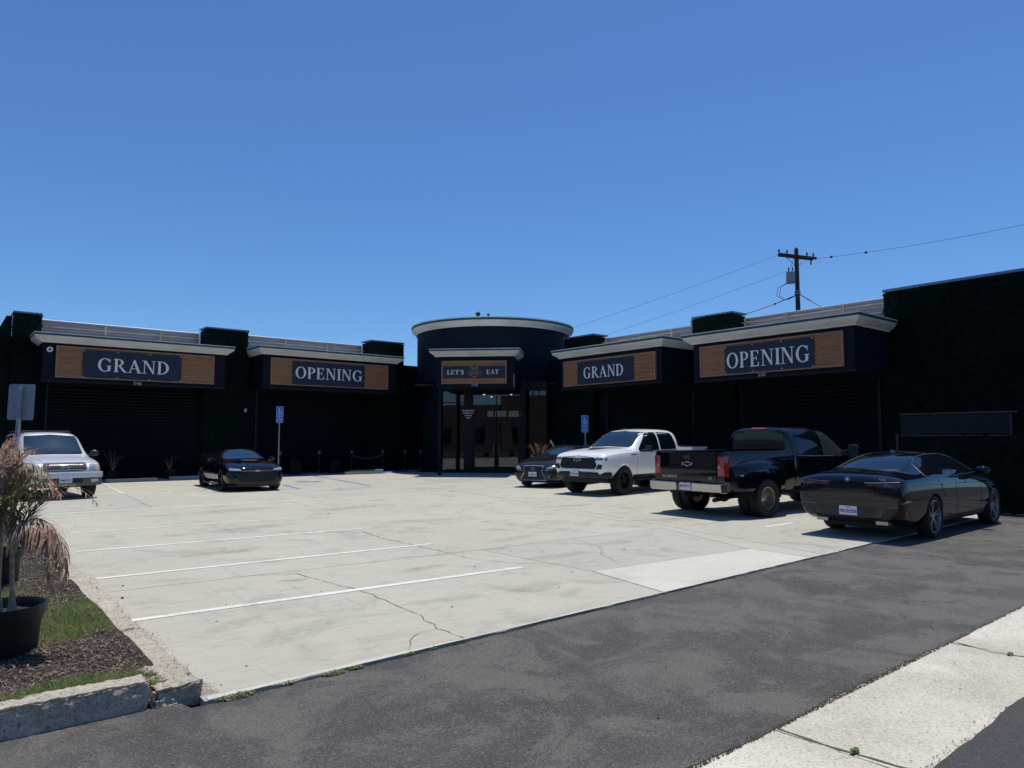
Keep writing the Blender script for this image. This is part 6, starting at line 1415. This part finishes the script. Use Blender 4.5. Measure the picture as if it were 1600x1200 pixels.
# ---------------------------------------------------------------- dark sedan behind the white pickup
def darksedan():
    c = Car('sedan', 'dark grey sedan with wide spindle grille, half hidden behind the white pickup', 'car', (18.15, 19.3, 0), R(201), m_grey)
    fa, ra = 1.425, -1.425
    xs = [-2.45, -2.4, -2.2, -1.9, -1.5, -1.0, -.5, .0, .4, .65, .85, 1.3, 1.7, 2.0, 2.2, 2.34, 2.42]
    zc = [(-2.45, .95), (-2.4, 1.05), (-2.2, 1.10), (-1.9, 1.14), (-1.5, 1.27), (-1.0, 1.41), (-.5, 1.455), (.0, 1.435), (.4, 1.29), (.65, 1.17), (.85, 1.08), (1.3, 1.04), (1.7, .985), (2.0, .92), (2.2, .86), (2.34, .78), (2.42, .66)]
    belt = [(-2.45, .88), (-2.2, 1.01), (-.5, .99), (.65, .95), (1.3, .93), (2.0, .82), (2.34, .70), (2.42, .60)]
    W = [(-2.45, .78), (-2.3, .86), (-1.5, .915), (1.4, .915), (2.0, .89), (2.2, .84), (2.34, .74), (2.42, .64)]
    wt = [(-2.45, .6), (-1.5, .54), (-.5, .56), (.4, .60), (.85, .70), (1.7, .68), (2.42, .5)]
    o = c.loft(xs, zc, belt, W, [(-2.45, .35), (-2.2, .22), (2.2, .18), (2.42, .24)], wt, drop=[(-2.4, .03), (-1.5, .055), (.4, .055), (.85, .025), (2.4, .025)], tumble=.93, crease=.45, endc=.45, shoulder=.10)
    wl = [(fa, .34, .38, .62), (ra, .34, .38, .62)]; c.finish(o, 'body', m_grey, wl); c.arch_fill(wl, .89)
    c.panel('windscreen', rounded(mirrorpoly([(0, 1.10), (.62, 1.085), (.66, 1.11), (.52, 1.37), (0, 1.41)]), .03), 'x', 1, m_cglass2, .006, .07)
    for w in ([(-1.45, 1.10), (-1.1, 1.30), (-.5, 1.385), (-.42, 1.05)], [(-.36, 1.05), (-.43, 1.385), (.1, 1.35), (.62, 1.10), (.56, 1.03)]): c.panel('side_window', rounded(w, .04), 'y', 1, m_cglass, .005, .07, mirror=True)
    c.panel('rear_window', mirrorpoly([(0, 1.17), (.52, 1.16), (.46, 1.36), (0, 1.39)]), 'x', -1, m_cglass, .005, .08)
    G = mirrorpoly([(0, .26), (.50, .27), (.34, .55), (.40, .735), (0, .755)]); c.panel('grille', G, 'x', 1, m_trim, .004, .05); c.strip('grille_frame', G, 'x', 1, m_chrome, .022, .008, closed=True)
    for zz in (.32, .37, .42, .52, .57, .62, .67, .71): c.strip('grille_bar', [(-.33, zz), (.33, zz)], 'x', 1, m_dark, .014, .008)
    p = c.cast('x', 1, 0, .64, .012); M = Matrix.Translation((p.x, 0, .65)) @ Matrix.Rotation(R(90), 4, 'Z') @ Matrix.Rotation(R(80), 4, 'X')
    b = MB(M); b.tube([(.07 * math.cos(R(a)), .05 * math.sin(R(a)), 0) for a in range(0, 361, 20)], .007, 6); b.tube([(-.02, .04, 0), (-.035, -.025, 0), (.05, -.02, 0)], .008, 6); b.build('badge', m_chrome, c.root)
    c.panel('headlamp', [(.47, .63), (.52, .70), (.80, .78), (.84, .74), (.70, .66)], 'x', 1, m_lamp, .006, .04, mirror=True); c.strip('daytime_lamp', [(.44, .60), (.62, .605), (.82, .68)], 'x', 1, m_chrome, .014, .008, mirror=True)
    c.panel('fog_duct', rounded([(.56, .30), (.76, .36), (.76, .50), (.66, .48)], .02), 'x', 1, m_dark, .005, .04, mirror=True); c.strip('fog_trim', [(.57, .33), (.64, .47), (.70, .50)], 'x', 1, m_chrome, .014, .008, mirror=True)
    c.plate(2.47, 0, .47, 1, '7XTB310', h=.15)
    for q in ([(.70, .97), (.74, .65), (.66, .30)], [(-.40, 1.0), (-.40, .30)]): c.strip('door_seam', q, 'y', 1, m_seam, .007, .001, mirror=True)
    for sg in (1, -1):
        b = MB(); b.ball((.55, sg * .99, 1.06), .10, 12, (.7, 1.1, .62)); b.tube([(.57, sg * .84, 1.0), (.56, sg * .93, 1.03)], .022, 8); b.build('wing_mirror', m_grey, c.root, smooth=True)
    for x in (fa, ra):
        for sg in (1, -1): c.wheel(x, sg * .78, .335, .235, 5, .235, m_rimgr, 'alloy', tread=False)
    MB().box(-2.1, 2.1, -.58, .58, .17, .26).build('underbody', m_dark, c.root)
    return c
saloon(); dually(); trail(); suv(); coupe(); darksedan()
# ============================================================ potted palms in the planting bed (near left)
def rt_(a): return Vector((math.sin(R(AZ)), -math.cos(R(AZ)), 0)) * a
def fw_(a): return Vector((math.cos(R(AZ)), math.sin(R(AZ)), 0)) * a
def bed_palm(loc, r, ph, label, seed, canes, fronds):
    """potted dried palm; canes and fronds are given in local metres (sideways, away, up)"""
    t = thing('potted_palm', label, 'plant', loc, group='potted palms in the planting bed'); q = random.Random(seed)
    L = lambda p: rt_(p[0]) + fw_(p[1]) + Vector((0, 0, p[2]))
    b = MB(); b.lathe([(0, 0), (r * .86, 0), (r * .90, ph * .5), (r * .97, ph - .07), (r * 1.04, ph - .065), (r * 1.05, ph), (r * 1.0, ph + .004), (r * .955, ph - .02), (r * .93, ph * .8)], 48); b.build('pot', m_pot, t, smooth=True, fix=False, angle=50)
    b = MB(); n = 26; vs = [(0, 0, ph - .06)]
    for k in range(1, 6):
        for i in range(n): rr = r * .95 * k / 5; vs.append((rr * math.cos(6.283 * i / n), rr * math.sin(6.283 * i / n), ph - .075 + q.uniform(0, .02) * (k < 5)))
    b.add(vs, [(0, 1 + i, 1 + (i + 1) % n) for i in range(n)] + [(1 + (k - 1) * n + i, 1 + k * n + i, 1 + k * n + (i + 1) % n, 1 + (k - 1) * n + (i + 1) % n) for k in range(1, 5) for i in range(n)])
    b.build('soil', m_soil, t, smooth=True)
    for pts, r0 in canes:
        P = [L(p) for p in pts]; b = MB(); m = len(P) - 1
        Q = []
        for k in range(0, m * 8 + 1):
            i = min(m - 1, k // 8); f = k / 8 - i; Q.append(P[i].lerp(P[i + 1], f))
        vs = []; nn = 12
        for k, p in enumerate(Q):
            u = k / (len(Q) - 1); rr = r0 * (1.15 - .35 * u + .75 * math.exp(-((u - .06) / .13) ** 2)) * (1 + (.07 if k % 5 == 0 else 0))
            vs += [p + Vector((rr * math.cos(6.283 * i / nn), rr * math.sin(6.283 * i / nn), 0)) for i in range(nn)]
        b.add(vs, [(k * nn + i, k * nn + (i + 1) % nn, (k + 1) * nn + (i + 1) % nn, (k + 1) * nn + i) for k in range(len(Q) - 1) for i in range(nn)]); b.build('cane', m_trunk, t, smooth=True)
    more = []
    for path, Ll, n, kind, droop, w in fronds:
        if droop > 2.3 or q.random() < .3:
            j = Vector((q.uniform(-.07, .07), q.uniform(-.12, .12), q.uniform(-.08, .06))); m_ = len(path) - 1
            more.append(([tuple(Vector(p) + j * (i / m_)) for i, p in enumerate(path)], Ll * .95, n, 'b' if q.random() < .7 else kind, droop * 1.2, w * .85))
    for path, Ll, n, kind, droop, w in fronds + more:
        path = [(p[0] + .05 * (i / (len(path) - 1)) * (1 if p[0] > 0 else .4), p[1], p[2]) for i, p in enumerate(path)]
        bs = MB(); bl = MB(); P = [L(p) for p in path]
        # smooth the path
        Q = [P[0]]
        for i in range(len(P) - 1):
            p0 = P[max(0, i - 1)]; p1 = P[i]; p2 = P[i + 1]; p3 = P[min(len(P) - 1, i + 2)]
            for k in range(1, 5):
                u = k / 4; Q.append(.5 * ((2 * p1) + (p2 - p0) * u + (2 * p0 - 5 * p1 + 4 * p2 - p3) * u * u + (3 * p1 - p0 - 3 * p2 + p3) * u ** 3))
        frond(bl, bs, Q, Ll, n, q, w=w, droop=droop, t0=.12, spread=.9)
        fo = bs.build('frond_stem', m_palmg if kind != 'b' else m_trunk, t, fix=False); bl.build('leaflets', {'g': m_palmg, 'b': m_palmb, 'm': m_palmx}[kind], fo, fix=False, kind='stuff')
m_palmx = translucent(mat('palm leaf half dry', (0.22, 0.22, 0.08), 0.65, col2=(0.46, 0.32, 0.24), vscale=9))
z0 = .09
# nearest pot: centre seen at the left edge
bed_palm((.45, 6.65, z0), .285, .34, 'dried palm in the biggest black pot, nearest in the planting bed', 1,
  [([(.10, -.02, .28), (.075, 0, .5), (.06, 0, .80)], .017), ([(-.05, .04, .28), (-.065, .05, .55), (-.06, .05, .85)], .017), ([(-.16, .1, .28), (-.18, .12, .6), (-.17, .14, .9)], .016)],
  [([(.06, 0, .78), (.13, -.02, .92), (.24, -.05, .99), (.38, -.08, .93), (.47, -.10, .74), (.49, -.1, .52)], .27, 40, 'b', 2.8, .017),
   ([(.06, 0, .78), (.13, 0, .90), (.25, .02, .94), (.36, .0, .84), (.42, -.02, .64)], .24, 34, 'b', 3.0, .016),
   ([(.06, 0, .80), (.13, .0, .95), (.22, .03, 1.10), (.30, .04, 1.16)], .20, 16, 'm', 1.0, .011),
   ([(.07, 0, .80), (.17, .0, 1.02), (.32, .03, 1.22), (.48, .06, 1.20), (.60, .08, 1.08)], .19, 12, 'b', 1.2, .009),
   ([(.06, 0, .78), (.10, .0, .92), (.16, -.03, 1.06), (.22, -.04, 1.18)], .24, 22, 'g', .8, .013),
   ([(.05, 0, .80), (.06, .02, 1.0), (.13, .05, 1.18), (.24, .05, 1.24), (.33, .05, 1.16)], .24, 26, 'b', 2.0, .015),
   ([(.05, 0, .80), (.03, .02, 1.02), (.06, .03, 1.24), (.14, .03, 1.36)], .26, 26, 'm', 1.3, .013),
   ([(-.06, .05, .85), (-.06, .05, 1.1), (.0, .02, 1.32), (.12, .0, 1.40), (.24, 0, 1.32)], .26, 32, 'm', 1.5, .014),
   ([(-.06, .05, .85), (-.06, .05, 1.15), (.0, .06, 1.40), (.08, .08, 1.48)], .26, 26, 'b', 1.6, .014),
   ([(-.06, .05, .85), (-.10, .05, 1.15), (-.10, .05, 1.40), (-.02, .03, 1.54)], .27, 30, 'b', 1.5, .014),
   ([(-.06, .05, .85), (-.12, .0, 1.05), (-.22, -.04, 1.2), (-.36, -.05, 1.12)], .28, 26, 'b', 2.2, .016),
   ([(-.17, .14, .9), (-.10, .16, 1.12), (.0, .18, 1.28), (.12, .2, 1.24)], .26, 28, 'g', 1.2, .013),
   ([(-.17, .14, .9), (-.2, .16, 1.2), (-.2, .2, 1.42), (-.12, .2, 1.56)], .26, 26, 'b', 1.4, .014),
   ([(.05, .0, .8), (.02, .02, .95), (-.06, .0, 1.06), (-.16, 0, 1.02)], .24, 24, 'b', 2.2, .015),
   ([(.06, 0, .78), (.02, -.05, .95), (.04, -.10, 1.1), (.10, -.14, 1.16)], .24, 26, 'g', 1.0, .013),
   ([(.06, 0, .76), (.12, .06, .86), (.20, .10, .88), (.27, .12, .78)], .20, 22, 'b', 2.6, .014)])
bed_palm((.58, 9.75, z0), .26, .36, 'smaller black pot with a dried palm behind the biggest pot', 2,
  [([(.05, 0, .30), (.06, 0, .6), (.07, .0, .85)], .018), ([(-.08, 0, .30), (-.1, 0, .6), (-.12, 0, .9)], .018)],
  [([(.07, 0, .85), (.12, 0, 1.05), (.22, 0, 1.2), (.34, 0, 1.15)], .28, 24, 'm', 1.2, .015),
   ([(.07, 0, .85), (.05, 0, 1.1), (.10, 0, 1.36), (.22, 0, 1.48)], .30, 26, 'b', 1.5, .015),
   ([(-.12, 0, .9), (-.1, 0, 1.2), (.0, 0, 1.45), (.12, 0, 1.6)], .30, 26, 'b', 1.3, .015),
   ([(-.12, 0, .9), (-.2, 0, 1.15), (-.24, 0, 1.4), (-.14, 0, 1.62)], .30, 26, 'm', 1.3, .015),
   ([(-.12, 0, .9), (-.25, 0, 1.05), (-.4, 0, 1.1), (-.5, 0, .95)], .28, 24, 'b', 2.0, .016),
   ([(.07, 0, .85), (.02, .1, 1.1), (-.05, .2, 1.3), (-.1, .3, 1.4)], .28, 24, 'g', 1.0, .014)])
bed_palm((.25, 12.2, z0), .27, .36, 'farthest dried palm in a black pot at the left edge', 3,
  [([(0, 0, .30), (.02, 0, .6), (.03, .0, .85)], .018)],
  [([(.03, 0, .85), (.1, 0, 1.1), (.2, 0, 1.35), (.32, 0, 1.35)], .3, 22, 'b', 1.4, .016), ([(.03, 0, .85), (0, 0, 1.2), (0, 0, 1.5), (.1, 0, 1.7)], .3, 22, 'm', 1.2, .016),
   ([(.03, 0, .85), (-.1, 0, 1.1), (-.2, 0, 1.35), (-.3, 0, 1.4)], .3, 22, 'b', 1.5, .016)])

# back of a parking sign on a perforated square post
t = thing('parking_sign', 'grey back of a sign on a perforated square post above the dried palms', 'sign', (1.06, 14.6, 0), R(AZ - 90 - 4))
P = rounded([(-.235, 1.99), (.235, 1.99), (.235, 2.60), (-.235, 2.60)], .045)
MB().prism(P, .03, .034, 'y').build('panel', mat('sign back aluminium', (0.30, 0.31, 0.33), 0.5, metal=0.4, var=0.15, vscale=6), t)
b = MB(); b.box(-.026, .026, -.022, .028, 0, 2.55); po = b.build('post', m_steel, t, bevel=.004)
b = MB()
for k in range(96): b.lathe([(0, -.0235), (.006, -.0235)], 8, 'y', (0, 0, .06 + k * .0254))
b.build('post_holes', m_dark, po, kind='stuff')
b = MB()
for z in (2.52, 2.08): b.lathe([(0, -.032), (.011, -.032), (.011, -.022)], 8, 'y', (0, 0, z))
b.build('bolt', m_num, po, kind='stuff')
t.rotation_euler = (0, R(1.2), R(AZ - 90 - 4))

# ============================================================ utility pole and lines behind the building
m_polew = mat('weathered pole', (0.085, 0.062, 0.047), 0.9, var=0.4, vscale=3, stretch=(4, 4, .4), bump=.5, bscale=20)
m_ins = mat('insulator', (0.10, 0.09, 0.09), 0.3)
m_wire = mat('cable', (0.02, 0.02, 0.022), 0.6)
m_xf = mat('transformer grey', (0.36, 0.38, 0.38), 0.5, var=.08)
PX = Vector((43.55, 23.9, 0)); ax = Vector((1.83, -1.48, -.43 * .0)).normalized()       # cross-arm direction
pole = thing('utility_pole', 'wooden utility pole with cross-arm and grey transformer behind the right wing', 'utility pole', PX)
b = MB(); b.tube([(0, 0, 0), (0, 0, 14.1)], .19, 14, r1=.13); b.build('pole', m_polew, pole, smooth=True)
b = MB()
a3 = Vector((ax.x, ax.y, -.12)).normalized(); s3 = Vector((-ax.y, ax.x, 0)); 
def bar(b, c, d, side, L0, L1, w, h):
    u = Vector((0, 0, 1)); vs = []
    for t_ in (L0, L1):
        for sx, sz in ((-1, -1), (1, -1), (1, 1), (-1, 1)): vs.append(c + d * t_ + side * sx * w / 2 + u * sz * h / 2)
    b.add(vs, [(0, 1, 2, 3), (7, 6, 5, 4), (0, 4, 5, 1), (1, 5, 6, 2), (2, 6, 7, 3), (3, 7, 4, 0)])
bar(b, Vector((0, 0, 13.62)) - s3 * .16, a3, s3, -1.25, 1.25, .11, .15); b.build('cross_arm', m_polew, pole)
b = MB(); bar(b, Vector((0, 0, 13.62)) + s3 * .16, a3, s3, -1.15, 1.15, .11, .15); b.build('cross_arm', m_polew, pole)
for sg in (-1, 1): MB().tube([a3 * sg * .75 + Vector((0, 0, 13.55)), Vector((0, 0, 12.95))], .02, 6).build('brace', m_steel, pole)
for d in (-1.15, -.62, .70, 1.12): 
    p = a3 * d + Vector((0, 0, 13.70)); MB().lathe([(0, 0), (.03, 0), (.03, .10), (.075, .12), (.045, .17), (.075, .2), (.04, .25), (.06, .28), (0, .32)], 10, c=p).build('insulator', m_ins, pole, smooth=True)
p = a3 * .95 + Vector((0, 0, 13.5)); MB().tube([p, p + Vector((.02, .02, -.30))], .05, 8).build('insulator', m_ins, pole); MB().lathe([(0, 14.08), (.09, 14.1), (.09, 14.2), (0, 14.3)], 10).build('pole_cap', m_ins, pole)
q = -ax * .42
b = MB(); b.lathe([(0, 11.85), (.26, 11.85), (.285, 11.9), (.285, 12.55), (.26, 12.6), (0, 12.66)], 24, c=(q.x, q.y, 0)); tr = b.build('transformer', m_xf, pole, smooth=True)
for e in (-.12, .14):
    c_ = q + ax * e; MB().lathe([(0, 12.62), (.05, 12.62), (.03, 12.7), (.06, 12.74), (.03, 12.8), (.05, 12.84), (.0, 12.95)], 10, c=c_).build('bushing', m_ins, tr, smooth=True)
MB().box(q.x * .3 - .05, q.x * .3 + .05, q.y * .3 - .05, q.y * .3 + .05, 12.0, 12.4).build('bracket', m_steel, tr)
for d, zz in ((-.3, 12.9), (.3, 12.95)):
    MB().tube([ax * d * .4 + Vector((0, 0, 13.55)), ax * d + Vector((0, 0, 13.2)), q + Vector((0, 0, 12.95))], .012, 5).build('jumper_wire', m_wire, pole)
for k, off in enumerate((.0, .18)):
    P = [q + Vector((0, 0, 11.9 + off)), q - ax * (.85 - off) + Vector((0, 0, 11.6)), q - ax * (.95 - off) + Vector((0, 0, 11.0)), -ax * (.9 - off) + Vector((0, 0, 10.72)), -ax * .35 + Vector((0, 0, 10.9)), Vector((0, 0, 11.1))]
    MB().tube(P, .018, 6).build('drop_wire', m_wire, pole)
for z in (11.1, 11.25): MB().lathe([(.16, z), (.2, z), (.2, z + .06), (.16, z + .06)], 12).build('clamp', m_steel, pole)
def wire(a, b_, sag, r, label, extras=(), grp='overhead lines at the utility pole'):
    a = Vector(a); b_ = Vector(b_); n = 40; P = [a.lerp(b_, i / n) - Vector((0, 0, sag * 4 * (i / n) * (1 - i / n))) for i in range(n + 1)]
    t = thing('power_line', label, 'cable', group=grp); MB().tube(P, r, 5).build('wire', m_wire, t)
    for u in extras:
        k = int(u * n); MB().tube([P[k], P[k].lerp(P[k + 1], .35)], .075, 8).build('splice', m_wire, t)
RT = rt_(1); FW = fw_(1)
pt = lambda px, py, D: RT * ((px - 800) / 1109 * D) + FW * D * 1.0 + Vector((0, 0, EYE + (685 - py) / 1109 * D))     # where a line is anchored beyond the frame
wire(PX + a3 * -1.2 + Vector((0, 0, 13.6)), pt(640, 585, 70), .5, .009, 'upper power line from the cross-arm towards the round tower')
wire(PX + Vector((0, 0, 12.9)), pt(600, 622, 70), .6, .009, 'lower thin power line from the pole towards the round tower')
wire(PX + a3 * 1.15 + Vector((0, 0, 13.62)), pt(1720, 322, 36), .25, .011, 'power line with two splices running right from the pole', (.09, .245))
wire(PX + Vector((0, 0, 11.1)), pt(1130, 500, 44), .12, .03, 'thick twisted service cable dropping left from the pole', (.3,))
wire(PX + Vector((0, 0, 11.2)), pt(1330, 497, 43), .1, .03, 'thick service cable dropping right from the pole')

# ============================================================ across the street, behind the viewer (seen only as reflections)
m_stucco = mat('tan stucco', (0.17, 0.11, 0.08), 0.85, var=0.15, vscale=.8)
ob = thing('opposite_building', 'low tan stucco building across the street, seen reflected in the entrance glass', 'building', (0, 0, 0))
for k, (a, c_, h) in enumerate(((-34, -14, 6.2), (-13.9, 6, 7.4), (6.1, 26, 6.0))):
    M = Matrix.Rotation(R(AZ - 90), 4, 'Z'); MB(M).box(a, c_, -36, -24, 0, h).build('wall', m_stucco, ob)
    for j in range(4): x = a + 1.6 + j * (c_ - a - 3) / 3.6; MB(M).box(x, x + 2.2, -23.999, -23.95, 1.0, 3.2).build('window', m_cglass, ob)
